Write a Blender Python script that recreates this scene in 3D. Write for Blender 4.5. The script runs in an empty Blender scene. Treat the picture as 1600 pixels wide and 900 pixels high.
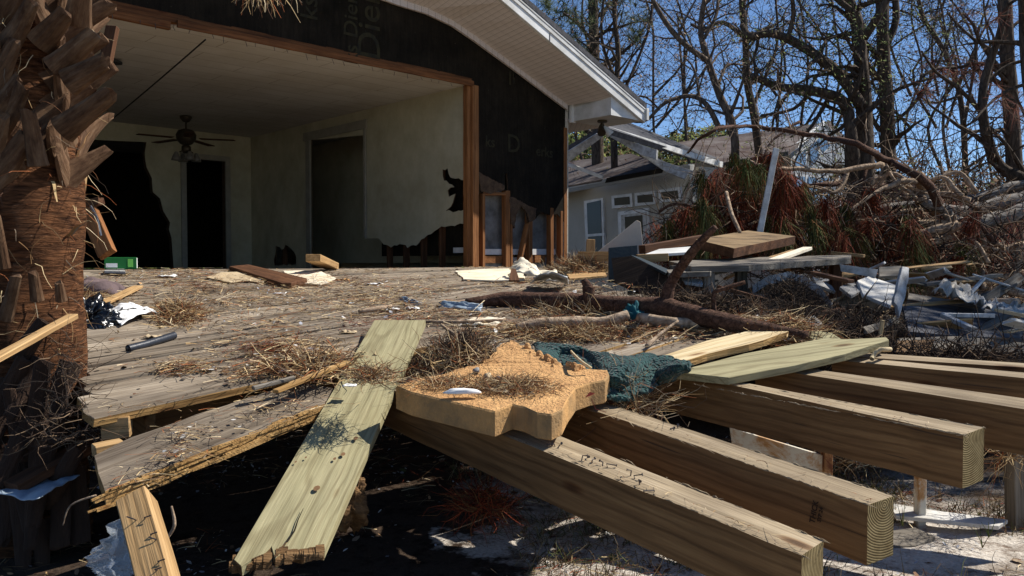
import bpy, bmesh, math, random
from mathutils import Vector, Matrix, noise
from mathutils.geometry import tessellate_polygon

C = bpy.context.scene
R = math.radians
rnd = random.Random(7)

# ------------------------------------------------------------------ camera, world, sun, exposure
EYE = Vector((0.0, 0.0, 1.3))
F = 1254.0                      # focal length in pixels of the 1600 px wide photo
PITCH = math.atan(39.0 / F)     # looks down a little
cam = bpy.data.cameras.new('camera'); camo = bpy.data.objects.new('camera', cam)
C.collection.objects.link(camo); C.camera = camo
camo.location = EYE; camo.rotation_euler = (R(90) - PITCH, 0, 0)
cam.sensor_width = 36; cam.lens = 36 * F / 1600; cam.clip_start = 0.05; cam.clip_end = 600
C.render.resolution_x = 1024; C.render.resolution_y = 576

SUN_EL, SUN_AZ = 48.0, 17.0     # azimuth measured from +X towards +Y
sd = Vector((math.cos(R(SUN_EL)) * math.cos(R(SUN_AZ)), math.cos(R(SUN_EL)) * math.sin(R(SUN_AZ)), math.sin(R(SUN_EL))))
w = bpy.data.worlds.new('World'); C.world = w; w.use_nodes = True
nt = w.node_tree; bg = nt.nodes['Background']
sky = nt.nodes.new('ShaderNodeTexSky'); sky.sky_type = 'NISHITA'; sky.sun_disc = False
sky.sun_elevation = R(SUN_EL); sky.sun_rotation = R(90 - SUN_AZ)
sky.altitude = 3000; sky.air_density = 1.1; sky.dust_density = 0.05; sky.ozone_density = 6.0
nt.links.new(sky.outputs[0], bg.inputs[0]); bg.inputs[1].default_value = 0.088
sl = bpy.data.lights.new('sun', 'SUN'); so = bpy.data.objects.new('sun', sl); C.collection.objects.link(so)
sl.energy = 4.9; sl.angle = R(0.55); sl.color = (1.0, 0.95, 0.87)
so.rotation_euler = sd.to_track_quat('Z', 'Y').to_euler()
C.view_settings.view_transform = 'Standard'; C.view_settings.look = 'None'
C.view_settings.exposure = 0.55; C.view_settings.gamma = 1.0
C.cycles.max_bounces = 6; C.cycles.transparent_max_bounces = 6

# ------------------------------------------------------------------ pixels of the photo -> points of the place
cp, sp_ = math.cos(PITCH), math.sin(PITCH)
def ray(px, py):
    x = (px - 800) / F; y = (450 - py) / F
    return Vector((x, cp + y * sp_, -sp_ + y * cp))
def at(px, py, Y):
    d = ray(px, py); return EYE + d * (Y / d.y)
def onp(px, py, P, n):
    d = ray(px, py); return EYE + d * ((P - EYE).dot(n) / d.dot(n))
def onz(px, py, z):
    d = ray(px, py); return EYE + d * ((z - EYE.z) / d.z)
# house grid: a runs along the gable wall, q runs away from it towards the viewer
P0 = Vector((-0.55, 10.3, 0)); W = Vector((0.717, 0.697, 0)).normalized(); N = Vector((W.y, -W.x, 0))
FLOOR = 1.24
def hp(a, q, z): return Vector((P0.x + W.x * a + N.x * q, P0.y + W.y * a + N.y * q, z))
def g_(a): return max(0.012, min(0.165, 0.104 - 0.0235 * (a + 4.62)))
def dz(a, q): return FLOOR - max(0, q) * g_(a)          # the sagging deck's top
def dp(a, q, h=0.0): return hp(a, q, dz(a, q) + h)
def aq(p): v = Vector((p.x - P0.x, p.y - P0.y, 0)); return v.dot(W), v.dot(N)
def surf(px, py, h=0.0):
    d = ray(px, py)
    def f(t):
        p = EYE + d * t; a, q = aq(p); return p.z - dz(a, q) - h
    t = 0.9; 
    while f(t) > 0 and t < 30: t += 0.12
    lo, hi = max(t - 0.12, 0.5), t
    for _ in range(30):
        m = (lo + hi) / 2
        if f(m) > 0: lo = m
        else: hi = m
    return EYE + d * hi
def gwall(px, py, q=0.0): return onp(px, py, hp(0, q, 0), N)
def rwall(px, py, a=0.0): return onp(px, py, hp(a, 0, 0), W)
def gh(x, y):                                            # ground height
    def ss(a, b, v):
        v = max(0, min(1, (v - a) / (b - a))); return v * v * (3 - 2 * v)
    m = 0.62 * ss(5.0, 7.2, y) * ss(0.5, 2.0, x) * (1 - 0.35 * ss(12, 20, y))
    m += 0.3 * ss(9, 14, y) * ss(3, 6, x) * (1 - ss(20, 40, y))
    n = noise.noise(Vector((x * 0.7, y * 0.7, 0))) * 0.05 + noise.noise(Vector((x * 3, y * 3, 5))) * 0.018
    return m + n * (1 if y < 40 else 0.3)

# ------------------------------------------------------------------ colour and materials
def lin(c):
    c = c / 255.0
    return c / 12.92 if c <= 0.04045 else ((c + 0.055) / 1.055) ** 2.4
def rgb(r, g, b): return (lin(r), lin(g), lin(b), 1)
class NT:
    def __init__(s, name, rough=0.8, spec=0.3):
        s.m = bpy.data.materials.new(name); s.m.use_nodes = True; s.t = s.m.node_tree
        s.b = s.t.nodes['Principled BSDF']; s.b.inputs['Roughness'].default_value = rough
        s.b.inputs['Specular IOR Level'].default_value = spec
    def n(s, ty, **k):
        o = s.t.nodes.new('ShaderNode' + ty)
        for a, v in k.items(): setattr(o, a, v)
        return o
    def l(s, a, b): s.t.links.new(a, b)
    def coord(s, scale=(1, 1, 1), rand=True, kind='Object'):
        c = s.n('TexCoord'); mp = s.n('Mapping'); mp.inputs['Scale'].default_value = scale
        if rand:
            oi = s.n('ObjectInfo'); ad = s.n('VectorMath', operation='MULTIPLY_ADD')
            cb = s.n('CombineXYZ'); s.l(oi.outputs['Random'], cb.inputs[0])
            ml = s.n('Math', operation='MULTIPLY'); ml.inputs[1].default_value = 7.3
            s.l(oi.outputs['Random'], ml.inputs[0]); s.l(ml.outputs[0], cb.inputs[1])
            ad.inputs[1].default_value = (37, 1.3, 37); s.l(cb.outputs[0], ad.inputs[0]); s.l(c.outputs[kind], ad.inputs[2])
            s.l(ad.outputs[0], mp.inputs[0])
        else: s.l(c.outputs[kind], mp.inputs[0])
        return mp.outputs[0]
    def noise(s, v, scale, detail=4, rough=0.6, dist=0):
        o = s.n('TexNoise'); o.inputs['Scale'].default_value = scale; o.inputs['Detail'].default_value = detail
        o.inputs['Roughness'].default_value = rough; o.inputs['Distortion'].default_value = dist
        s.l(v, o.inputs['Vector']); return o.outputs['Fac']
    def ramp(s, f, stops):
        o = s.n('ValToRGB'); e = o.color_ramp.elements
        while len(e) < len(stops): e.new(0.5)
        for i, (p, c) in enumerate(stops): e[i].position = p; e[i].color = c
        s.l(f, o.inputs[0]); return o.outputs[0]
    def mix(s, f, a, b, mode='MIX'):
        o = s.n('MixRGB', blend_type=mode)
        if isinstance(f, float): o.inputs[0].default_value = f
        else: s.l(f, o.inputs[0])
        for i, v in ((1, a), (2, b)):
            if isinstance(v, tuple): o.inputs[i].default_value = v
            else: s.l(v, o.inputs[i])
        return o.outputs[0]
    def bump(s, h, strength=0.4, dist=0.01):
        o = s.n('Bump'); o.inputs['Strength'].default_value = strength; o.inputs['Distance'].default_value = dist
        s.l(h, o.inputs['Height']); s.l(o.outputs[0], s.b.inputs['Normal'])
    def base(s, c):
        if isinstance(c, tuple): s.b.inputs['Base Color'].default_value = c
        else: s.l(c, s.b.inputs['Base Color'])
        return s.m
def wood(name, dark, mid, light, ring=9.0, ringamt=0.5, streak=0.8, bump=0.5, rough=0.8, knots=True, stain=0.5, vary=0.15, check=0.6):
    s = NT(name, rough, 0.2)
    v = s.coord((1, 1, 1))
    st = s.coord((1.2, 26, 26))
    st2 = s.coord((3.0, 110, 110))
    # growth rings round an axis outside the timber give cathedral grain on faces and arcs on ends
    mp = s.n('Mapping'); mp.inputs['Scale'].default_value = (0.10, 1, 1); mp.inputs['Location'].default_value = (0, 0.03, 0.10)
    c = s.n('TexCoord'); s.l(c.outputs['Object'], mp.inputs[0])
    nz = s.n('TexNoise'); nz.inputs['Scale'].default_value = 2.2; nz.inputs['Detail'].default_value = 2
    mp2 = s.n('Mapping'); mp2.inputs['Scale'].default_value = (0.8, 3, 3); s.l(v, mp2.inputs[0]); s.l(mp2.outputs[0], nz.inputs['Vector'])
    ad = s.n('VectorMath', operation='MULTIPLY_ADD'); ad.inputs[1].default_value = (0.0, 0.07, 0.07)
    s.l(nz.outputs['Color'], ad.inputs[0]); s.l(mp.outputs[0], ad.inputs[2])
    wv = s.n('TexWave', wave_type='RINGS', rings_direction='X'); wv.inputs['Scale'].default_value = ring
    wv.inputs['Distortion'].default_value = 1.0; wv.inputs['Detail'].default_value = 2; wv.inputs['Detail Scale'].default_value = 2
    s.l(ad.outputs[0], wv.inputs['Vector'])
    a = s.noise(st, 1.0, 5, 0.65); b = s.noise(st2, 1.0, 3, 0.6)
    col = s.ramp(a, [(0.25, dark), (0.5, mid), (0.75, light)])
    rr = s.ramp(wv.outputs['Fac'], [(0.0, (0.42, 0.36, 0.3, 1)), (0.35, (1, 1, 1, 1)), (1.0, (1.0, 1.0, 1.0, 1))])
    col = s.mix(ringamt, col, rr, 'MULTIPLY')
    fs = s.ramp(b, [(0.35, (0.5, 0.45, 0.4, 1)), (0.6, (1.05, 1.05, 1.05, 1))])
    col = s.mix(streak * 0.6, col, fs, 'MULTIPLY')
    big = s.noise(s.coord((1.5, 5, 5)), 1.4, 4, 0.6)
    col = s.mix(stain, col, s.ramp(big, [(0.35, (0.55, 0.52, 0.5, 1)), (0.6, (1.08, 1.05, 1.0, 1))]), 'MULTIPLY')
    if knots:
        vo = s.n('TexVoronoi'); vo.inputs['Scale'].default_value = 1.0; vo.inputs['Randomness'].default_value = 1
        s.l(s.coord((2.2, 6.5, 6.5)), vo.inputs['Vector'])
        k = s.ramp(vo.outputs['Distance'], [(0.05, (0.22, 0.12, 0.07, 1)), (0.10, (0.6, 0.45, 0.35, 1)), (0.16, (1, 1, 1, 1))])
        col = s.mix(0.85, col, k, 'MULTIPLY')
    oi = s.n('ObjectInfo'); col = s.mix(1.0, col, s.ramp(oi.outputs['Random'], [(0, (1 - vary, 1 - vary * 1.05, 1 - vary * 1.1, 1)), (1, (1 + vary * .3, 1 + vary * .3, 1 + vary * .3, 1))]), 'MULTIPLY')
    ck = s.noise(s.coord((0.9, 42, 42)), 1.0, 2, 0.5, 0.3); col = s.mix(s.ramp(ck, [(0.27, (check, check, check, 1)), (0.31, (0, 0, 0, 1))]), col, (0.03, 0.022, 0.016, 1))
    mx = s.n('Math', operation='ADD'); s.l(b, mx.inputs[0]); s.l(a, mx.inputs[1])
    s.bump(mx.outputs[0], bump, 0.006)
    return s.base(col)
def plain(name, c, rough=0.7, var=0.25, scale=6, spec=0.3, bump=0.2, bs=40, metal=0, sc=(1, 1, 1), c2=None, bd=0.01):
    s = NT(name, rough, spec); v = s.coord(sc); f = s.noise(v, scale, 5, 0.65)
    c2 = c2 or tuple(list(x * (1 - var) for x in c[:3]) + [1])
    s.b.inputs['Metallic'].default_value = metal
    if bump: s.bump(s.noise(v, bs, 4, 0.6), bump, bd)
    return s.base(s.ramp(f, [(0.3, c2), (0.65, c)]))
M = {}
M['deck'] = wood('weathered_deck', rgb(108, 97, 84), rgb(154, 143, 128), rgb(184, 174, 158), ringamt=0.28, bump=0.9, stain=0.8, rough=0.9, vary=0.34, check=0.9)
M['deckedge'] = wood('split_yellow_wood', rgb(120, 90, 50), rgb(178, 142, 90), rgb(205, 172, 118), ringamt=0.3, bump=1.0, stain=0.6)
M['header'] = wood('weathered_header', rgb(84, 52, 28), rgb(124, 80, 46), rgb(146, 98, 60), ringamt=.3, stain=.8)
M['joist'] = wood('treated_joist', rgb(92, 68, 42), rgb(122, 93, 60), rgb(140, 110, 74), ring=8, ringamt=0.5, stain=0.4, bump=0.4, vary=.06, check=.7, streak=.5)
M['jtop'] = wood('weathered_joist_top', rgb(128, 112, 88), rgb(162, 146, 120), rgb(184, 168, 142), ringamt=0.2, stain=0.6, knots=True, check=1.0)
M['jend'] = wood('cut_joist_end', rgb(112, 98, 66), rgb(140, 124, 86), rgb(156, 140, 100), ring=30, ringamt=0.95, streak=0.2, stain=0.2, knots=False)
def endgrain():
    s = NT('joist_end_grain', 0.9, 0.15); c = s.n('TexCoord'); mp = s.n('Mapping'); mp.inputs['Scale'].default_value = (0.02, 1, 1); s.l(c.outputs['Object'], mp.inputs[0])
    oi = s.n('ObjectInfo'); cb = s.n('CombineXYZ'); m_ = s.n('MapRange'); m_.inputs['To Min'].default_value = -.12; m_.inputs['To Max'].default_value = .14; s.l(oi.outputs['Random'], m_.inputs['Value']); s.l(m_.outputs[0], cb.inputs[1]); cb.inputs[2].default_value = .02
    ad = s.n('VectorMath', operation='ADD'); s.l(mp.outputs[0], ad.inputs[0]); s.l(cb.outputs[0], ad.inputs[1])
    wv = s.n('TexWave', wave_type='RINGS', rings_direction='X'); wv.inputs['Scale'].default_value = 38; wv.inputs['Distortion'].default_value = 1.1; wv.inputs['Detail'].default_value = 2; wv.inputs['Detail Scale'].default_value = .6
    s.l(ad.outputs[0], wv.inputs['Vector'])
    c1 = s.ramp(wv.outputs['Fac'], [(0.15, rgb(84, 70, 44)), (0.55, rgb(150, 134, 96))])
    f = s.noise(c.outputs['Object'], 16, 4, .7); c1 = s.mix(.7, c1, s.ramp(f, [(.35, (.5, .45, .38, 1)), (.6, (1, 1, 1, 1))]), 'MULTIPLY'); s.bump(wv.outputs['Fac'], .4, .003); return s.base(c1)
M['jend'] = endgrain()
M['door'] = wood('stained_slab', rgb(104, 84, 58), rgb(146, 124, 92), rgb(164, 142, 108), ringamt=.2, stain=.9, check=.2)
M['rotd'] = wood('soaked_brown_veneer', rgb(36, 28, 22), rgb(54, 42, 32), rgb(72, 58, 44), ringamt=.2, stain=.8, check=.2)
M['green'] = wood('green_treated_board', rgb(138, 132, 100), rgb(162, 155, 120), rgb(178, 170, 134), ring=13, ringamt=0.4, streak=0.5, stain=0.3, bump=0.4, vary=.05, check=.4)
M['stud'] = wood('pine_stud', rgb(112, 72, 40), rgb(148, 100, 60), rgb(172, 122, 78), ringamt=0.25, stain=0.5)
M['brown'] = wood('brown_board', rgb(70, 46, 30), rgb(98, 66, 44), rgb(122, 86, 60), ringamt=0.3)
M['tan'] = wood('tan_lumber', rgb(150, 118, 76), rgb(186, 152, 106), rgb(205, 174, 128), ringamt=0.3)
M['grey'] = wood('grey_lumber', rgb(88, 82, 74), rgb(128, 122, 112), rgb(150, 144, 134), ringamt=0.3, bump=0.8)
M['palewood'] = wood('pale_broken_wood', rgb(160, 140, 110), rgb(198, 180, 148), rgb(216, 200, 170), ringamt=.2)
M['rot'] = wood('rotten_wood', rgb(70, 52, 34), rgb(120, 92, 60), rgb(156, 126, 88), ringamt=0.5, bump=1.5)
def felt():
    s = NT('black_felt', 0.9, 0.1); v = s.coord((1, 1, 1), False)
    f = s.noise(v, 2.0, 5, 0.7); g = s.noise(s.coord((30, 30, 2.5), False), 1.2, 4, 0.7)
    c = s.ramp(f, [(0.3, (0.007, 0.006, 0.004, 1)), (0.7, (0.026, 0.020, 0.013, 1))])
    c = s.mix(0.5, c, s.ramp(g, [(0.4, (0.5, 0.5, 0.5, 1)), (0.7, (1.6, 1.5, 1.4, 1))]), 'MULTIPLY')
    sp = s.noise(v, 55, 2, 0.5); c = s.mix(s.ramp(sp, [(0.74, (0, 0, 0, 1)), (0.78, (1, 1, 1, 1))]), c, (0.09, 0.075, 0.05, 1))
    s.bump(s.noise(v, 30, 5, 0.7), 0.6, 0.01); return s.base(c)
M['felt'] = felt()
M['fiber'] = plain('torn_fiberboard', rgb(98, 76, 56), 0.95, 0.55, 14, bump=1.0, bs=60)
def plaster():
    s = NT('cream_wallboard', 0.8, 0.2); v = s.coord((1, 1, 1), False)
    c = s.ramp(s.noise(v, 1.3, 5, 0.65), [(0.3, rgb(164, 157, 132)), (0.7, rgb(196, 189, 162))])
    dr = s.noise(s.coord((9, 9, 0.7), False), 1.0, 5, 0.7); c = s.mix(0.4, c, s.ramp(s.noise(s.coord((1.5, 1.5, 1), False), 1.6, 6, 0.7), [(0.36, (0.66, 0.6, 0.5, 1)), (0.6, (1, 1, 1, 1))]), 'MULTIPLY')
    s.bump(s.noise(v, 16, 4, 0.6), 0.15, 0.01); return s.base(c)
M['cream'] = plaster()
def ceilm():
    s = NT('ceiling_tiles', 0.9, 0.1)
    c = s.n('TexCoord'); mp = s.n('Mapping'); mp.inputs['Rotation'].default_value = (0, 0, -math.atan2(W.y, W.x)); s.l(c.outputs['Object'], mp.inputs[0])
    br = s.n('TexBrick'); br.inputs['Scale'].default_value = 1.0; br.inputs['Brick Width'].default_value = 1.22; br.inputs['Row Height'].default_value = 0.3
    br.inputs['Mortar Size'].default_value = 0.006; br.inputs['Color1'].default_value = rgb(206, 200, 190); br.inputs['Color2'].default_value = rgb(200, 194, 184)
    br.inputs['Mortar'].default_value = rgb(166, 156, 142); s.l(mp.outputs[0], br.inputs['Vector'])
    st = s.noise(mp.outputs[0], 0.8, 5, 0.7)
    return s.base(s.mix(0.6, br.outputs['Color'], s.ramp(st, [(0.35, (0.72, 0.66, 0.56, 1)), (0.6, (1, 1, 1, 1))]), 'MULTIPLY'))
M['ceil'] = ceilm()
M['white'] = plain('white_paint', rgb(226, 226, 224), 0.5, 0.22, 3, c2=rgb(186, 184, 176), bump=0.1)
M['whitedirty'] = plain('dirty_white', rgb(212, 210, 204), 0.7, 0.4, 5, c2=rgb(150, 144, 132), bump=0.3)
def soff():
    s = NT('ribbed_soffit', 0.55, 0.3); c = s.n('TexCoord'); mp = s.n('Mapping'); mp.inputs['Rotation'].default_value = (0, 0, 0)
    s.l(c.outputs['Object'], mp.inputs[0])
    wv = s.n('TexWave', wave_type='BANDS', bands_direction='X', wave_profile='SAW'); wv.inputs['Scale'].default_value = 4.2; wv.inputs['Distortion'].default_value = 0
    s.l(mp.outputs[0], wv.inputs['Vector'])
    d = s.n('TexVoronoi'); d.inputs['Scale'].default_value = 46; d.inputs['Randomness'].default_value = 0; s.l(mp.outputs[0], d.inputs['Vector'])
    col = s.ramp(wv.outputs['Fac'], [(0.0, rgb(150, 138, 128)), (0.12, rgb(204, 192, 182)), (1.0, rgb(210, 198, 188))])
    col = s.mix(0.5, col, s.ramp(d.outputs['Distance'], [(0.18, (0.35, 0.3, 0.28, 1)), (0.3, (1, 1, 1, 1))]), 'MULTIPLY')
    s.bump(wv.outputs['Fac'], 0.5, 0.01); return s.base(col)
M['soffit'] = soff()
M['shingle'] = plain('shingles', rgb(84, 84, 88), 0.95, 0.4, 9, bump=0.8, bs=24, c2=rgb(48, 48, 52))
def shin():
    s = NT('old_shingles', 0.95, 0.15); v = s.coord((1, 1, 1), False)
    c = s.ramp(s.noise(v, 1.1, 6, 0.75), [(0.35, rgb(60, 42, 34)), (0.5, rgb(92, 82, 78)), (0.7, rgb(122, 116, 112))])
    wv = s.n('TexWave', wave_type='BANDS', bands_direction='Z', wave_profile='SAW'); wv.inputs['Scale'].default_value = 2.6; s.l(v, wv.inputs['Vector'])
    c = s.mix(0.6, c, s.ramp(wv.outputs['Fac'], [(0, (0.5, 0.5, 0.5, 1)), (0.2, (1, 1, 1, 1))]), 'MULTIPLY'); return s.base(c)
M['oldroof'] = shin()
def siding(name, c1, rows=2.3):
    s = NT(name, 0.65, 0.25); v = s.coord((1, 1, 1), False)
    wv = s.n('TexWave', wave_type='BANDS', bands_direction='Z', wave_profile='SAW'); wv.inputs['Scale'].default_value = rows; s.l(v, wv.inputs['Vector'])
    c = s.mix(1.0, c1, s.ramp(wv.outputs['Fac'], [(0.0, (0.55, 0.55, 0.55, 1)), (0.12, (1, 1, 1, 1))]), 'MULTIPLY')
    c = s.mix(0.4, c, s.ramp(s.noise(v, 0.9, 5, 0.7), [(0.35, (0.7, 0.68, 0.62, 1)), (0.6, (1, 1, 1, 1))]), 'MULTIPLY')
    s.bump(wv.outputs['Fac'], 0.6, 0.02); return s.base(c)
M['siding'] = siding('tan_siding', rgb(188, 182, 168)); M['siding3'] = siding('pale_siding', rgb(206, 212, 218))
def glass():
    s = NT('dark_glass', 0.3, 0.25); return s.base((0.02, 0.022, 0.024, 1))
M['glass'] = glass()
M['foam'] = plain('orange_foam', rgb(214, 168, 112), 0.95, 0.2, 7, bump=1.0, bs=60, c2=rgb(168, 124, 80), bd=0.02)
M['foamside'] = plain('foam_side', rgb(190, 146, 92), 0.95, 0.2, 5, bump=1.0, bs=60, c2=rgb(128, 106, 76), sc=(1.3, 1.3, 1.0), bd=0.006)
def knit():
    s = NT('green_knit', 0.95, 0.1); v = s.coord((1, 1, 1))
    wv = s.n('TexVoronoi'); wv.inputs['Scale'].default_value = 55; s.l(v, wv.inputs['Vector'])
    s.b.inputs['Sheen Weight'].default_value = 0.15
    s.bump(wv.outputs['Distance'], 1.0, 0.02)
    return s.base(s.mix(0.7, s.ramp(s.noise(v, 6, 4), [(0.3, rgb(30, 56, 56)), (0.7, rgb(62, 96, 92))]), s.ramp(wv.outputs['Distance'], [(0, (1.3, 1.3, 1.3, 1)), (0.7, (0.35, 0.35, 0.35, 1))]), 'MULTIPLY'))
M['knit'] = knit()
def bark(name, c1, c2, sc=(9, 9, 2.2), b=1.0, bd=0.04):
    s = NT(name, 0.95, 0.15); v = s.coord(sc)
    f = s.noise(v, 1.6, 6, 0.7, 0.6); vo = s.n('TexVoronoi', feature='DISTANCE_TO_EDGE'); vo.inputs['Scale'].default_value = 1.5; s.l(v, vo.inputs['Vector'])
    c = s.ramp(f, [(0.3, c2), (0.7, c1)]); c = s.mix(0.6, c, s.ramp(vo.outputs['Distance'], [(0.0, (0.3, 0.28, 0.26, 1)), (0.15, (1, 1, 1, 1))]), 'MULTIPLY')
    s.bump(f, b, bd); return s.base(c)
M['bark'] = bark('grey_bark', rgb(128, 114, 100), rgb(66, 54, 46))
M['darkbark'] = bark('dark_bark', rgb(108, 94, 80), rgb(52, 43, 37))
M['pinebark'] = bark('pine_bark', rgb(124, 94, 78), rgb(56, 38, 30), (16, 22, 22), 1.0, 0.03)
M['palebark'] = bark('pale_fallen_bark', rgb(200, 178, 152), rgb(122, 98, 78), (8, 8, 8), 1.0, 0.02)
M['trunkgrey'] = bark('grey_fallen_bark', rgb(168, 162, 154), rgb(84, 76, 70), (4, 12, 12), 1.0, 0.03)
M['palm'] = bark('palm_fibre', rgb(148, 100, 66), rgb(44, 26, 17), (5, 5, 30), 1.0, 0.05)
def bootm():
    s = NT('palm_boot', 0.85, 0.2); v = s.coord((2.5, 22, 10))
    c = s.ramp(s.noise(v, 1.3, 6, 0.7), [(0.25, rgb(56, 36, 24)), (0.5, rgb(104, 78, 56)), (0.75, rgb(138, 114, 90))])
    b2 = s.noise(s.coord((3, 7, 3)), 1.6, 4, 0.7); c = s.mix(0.8, c, s.ramp(b2, [(0.36, (0.32, 0.24, 0.18, 1)), (0.56, (1, 1, 1, 1))]), 'MULTIPLY')
    s.bump(s.noise(v, 2.2, 4, 0.7), 0.7, 0.01); return s.base(c)
M['boot'] = bootm()
def dots(name, cols, rough=0.9, trans=0):
    s = NT(name, rough, 0.2); g = s.n('NewGeometry')
    n = len(cols); st = [(i / n, c) for i, c in enumerate(cols)]
    o = s.n('ValToRGB'); o.color_ramp.interpolation = 'CONSTANT'; e = o.color_ramp.elements
    while len(e) < n: e.new(0.5)
    for i, (p, c) in enumerate(st): e[i].position = p; e[i].color = c
    s.l(g.outputs['Random Per Island'], o.inputs[0]); return s.base(o.outputs[0])
M['straw'] = dots('straw_litter', [rgb(206, 186, 150), rgb(150, 122, 84), rgb(122, 92, 60), rgb(176, 150, 108), rgb(98, 66, 42), rgb(86, 62, 48), rgb(140, 84, 50), rgb(196, 172, 130), rgb(110, 96, 80)])
M['darkboot'] = plain('shaded_palm_boot', rgb(66, 48, 36), 0.95, 0.5, 6, bump=0.8, bs=30, sc=(1, 6, 3))  # leaf bases low on the trunk, their colour darkened to stand in for shade
M['knot'] = plain('wood_knot', rgb(122, 92, 62), 0.8, 0.35, 40, bump=0)
M['redneedle'] = dots('dead_pine_needles', [rgb(104, 42, 22), rgb(82, 34, 20), rgb(124, 56, 28), rgb(64, 32, 22), rgb(90, 64, 36)])
M['greenneedle'] = dots('green_pine_needles', [rgb(72, 84, 40), rgb(52, 66, 34), rgb(96, 92, 48), rgb(110, 70, 34), rgb(64, 60, 34)])
M['pineneedle'] = dots('living_pine_needles', [rgb(62, 74, 40), rgb(44, 58, 32), rgb(78, 84, 48)])
M['dryleaf'] = dots('dry_leaves', [rgb(96, 66, 48), rgb(120, 92, 70), rgb(74, 60, 40), rgb(86, 86, 50), rgb(150, 130, 108)])
M['oakleaf'] = dots('oak_leaves', [rgb(66, 82, 34), rgb(92, 104, 46), rgb(52, 62, 30), rgb(98, 80, 50), rgb(120, 124, 66)])
M['weed'] = dots('dry_weeds', [rgb(110, 92, 66), rgb(86, 70, 50), rgb(64, 56, 44), rgb(140, 122, 90), rgb(90, 96, 52)])
M['bits'] = dots('paper_bits', [rgb(206, 204, 200), rgb(176, 172, 164), rgb(120, 110, 96), rgb(96, 70, 50), rgb(180, 140, 100), rgb(150, 152, 160)])
M['brush'] = dots('dark_brush', [rgb(66, 52, 42), rgb(50, 40, 34), rgb(92, 74, 58), rgb(40, 34, 30), rgb(120, 100, 78)])
def sand():
    s = NT('sand_ground', 0.95, 0.1); v = s.coord((1, 1, 1), False)
    a = s.noise(v, 1.1, 6, 0.7); b = s.noise(v, 9, 6, 0.75); c2 = s.noise(v, 60, 3, 0.7)
    c = s.ramp(a, [(0.34, rgb(110, 94, 78)), (0.5, rgb(206, 198, 186))])
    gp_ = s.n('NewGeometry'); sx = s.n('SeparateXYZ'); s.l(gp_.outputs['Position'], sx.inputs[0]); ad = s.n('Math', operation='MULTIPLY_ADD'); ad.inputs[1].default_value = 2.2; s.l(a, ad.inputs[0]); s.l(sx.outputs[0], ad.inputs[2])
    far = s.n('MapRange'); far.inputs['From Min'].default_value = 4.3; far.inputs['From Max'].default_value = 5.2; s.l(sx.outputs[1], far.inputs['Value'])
    c = s.mix(s.ramp(ad.outputs[0], [(0.9, (1, 1, 1, 1)), (1.0, (0, 0, 0, 1))]), c, rgb(70, 58, 48)); c = s.mix(far.outputs[0], c, rgb(74, 60, 48))  # dark duff tone at left and beyond the joists also stands in for shade
    c = s.mix(0.8, c, s.ramp(b, [(0.36, rgb(130, 108, 90)), (0.5, (1, 1, 1, 1))]), 'MULTIPLY')
    c = s.mix(0.5, c, s.ramp(c2, [(0.35, (0.5, 0.45, 0.4, 1)), (0.6, (1, 1, 1, 1))]), 'MULTIPLY')
    s.bump(b, 0.8, 0.05); return s.base(c)
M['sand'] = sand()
M['clothwhite'] = plain('soiled_white_cloth', rgb(198, 194, 186), 0.8, 0.3, 5, c2=rgb(116, 106, 92), bump=0.4)
M['paper'] = plain('paper', rgb(228, 228, 226), 0.7, 0.1, 3, bump=0.1)
M['ink'] = plain('ink', rgb(60, 60, 60), 0.8, 0.5, 20, bump=0)
M['frostdark'] = plain('dim_frosted_glass', rgb(110, 104, 94), 0.3, 0.1, 5, bump=0)  # frosted glass colour darkened to suit the dim room
M['stamp'] = plain('stamp_ink', rgb(52, 36, 24), 0.9, 0.4, 30, bump=0)
M['blackbag'] = plain('black_plastic', rgb(14, 16, 20), 0.24, 0.4, 5, spec=0.6, bump=0.5, bs=7, bd=0.01)
M['metal'] = plain('galvanised', rgb(130, 130, 132), 0.4, 0.3, 8, metal=0.8)
M['darkpipe'] = plain('dark_pipe', rgb(48, 52, 60), 0.4, 0.3, 8)
M['gyp'] = plain('gypsum_board', rgb(232, 222, 200), 0.9, 0.15, 4, c2=rgb(206, 190, 160), bump=0.4, bs=20)
M['card'] = plain('cardboard', rgb(190, 170, 138), 0.9, 0.2, 4, bump=0.3)
M['blueplastic'] = plain('blue_white_plastic', rgb(176, 188, 198), 0.45, 0.3, 7, c2=rgb(110, 132, 150), spec=0.5, bump=0.3, bs=12)
M['bluewhite'] = plain('bluish_white_paint', rgb(190, 190, 188), 0.5, 0.25, 9, c2=rgb(112, 108, 102))
M['teal'] = plain('teal_cloth', rgb(18, 84, 92), 0.8, 0.4, 9, bump=0.6)
M['red'] = plain('red_cloth', rgb(176, 20, 36), 0.7, 0.4, 9, bump=0.4)
M['greenbox'] = plain('green_carton', rgb(30, 112, 52), 0.5, 0.2, 4, bump=0)
M['brightgreen'] = plain('green_print', rgb(120, 200, 90), 0.5, 0.1, 4, bump=0)
M['darkteal'] = plain('dark_cabinet', rgb(34, 46, 50), 0.5, 0.4, 5)
M['rust'] = None
def rust():
    s = NT('rusty_enamel', 0.6, 0.3); v = s.coord((1, 1, 1))
    c = s.ramp(s.noise(v, 3.2, 6, 0.75, 0.8), [(0.42, rgb(206, 200, 184)), (0.52, rgb(176, 132, 84)), (0.64, rgb(104, 58, 30))]); return s.base(c)
M['rust'] = rust()
M['brass'] = plain('brass', rgb(84, 74, 60), 0.5, 0.3, 8, metal=0.7)
M['frost'] = plain('frosted_glass', rgb(190, 186, 176), 0.3, 0.1, 5, bump=0)
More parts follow.
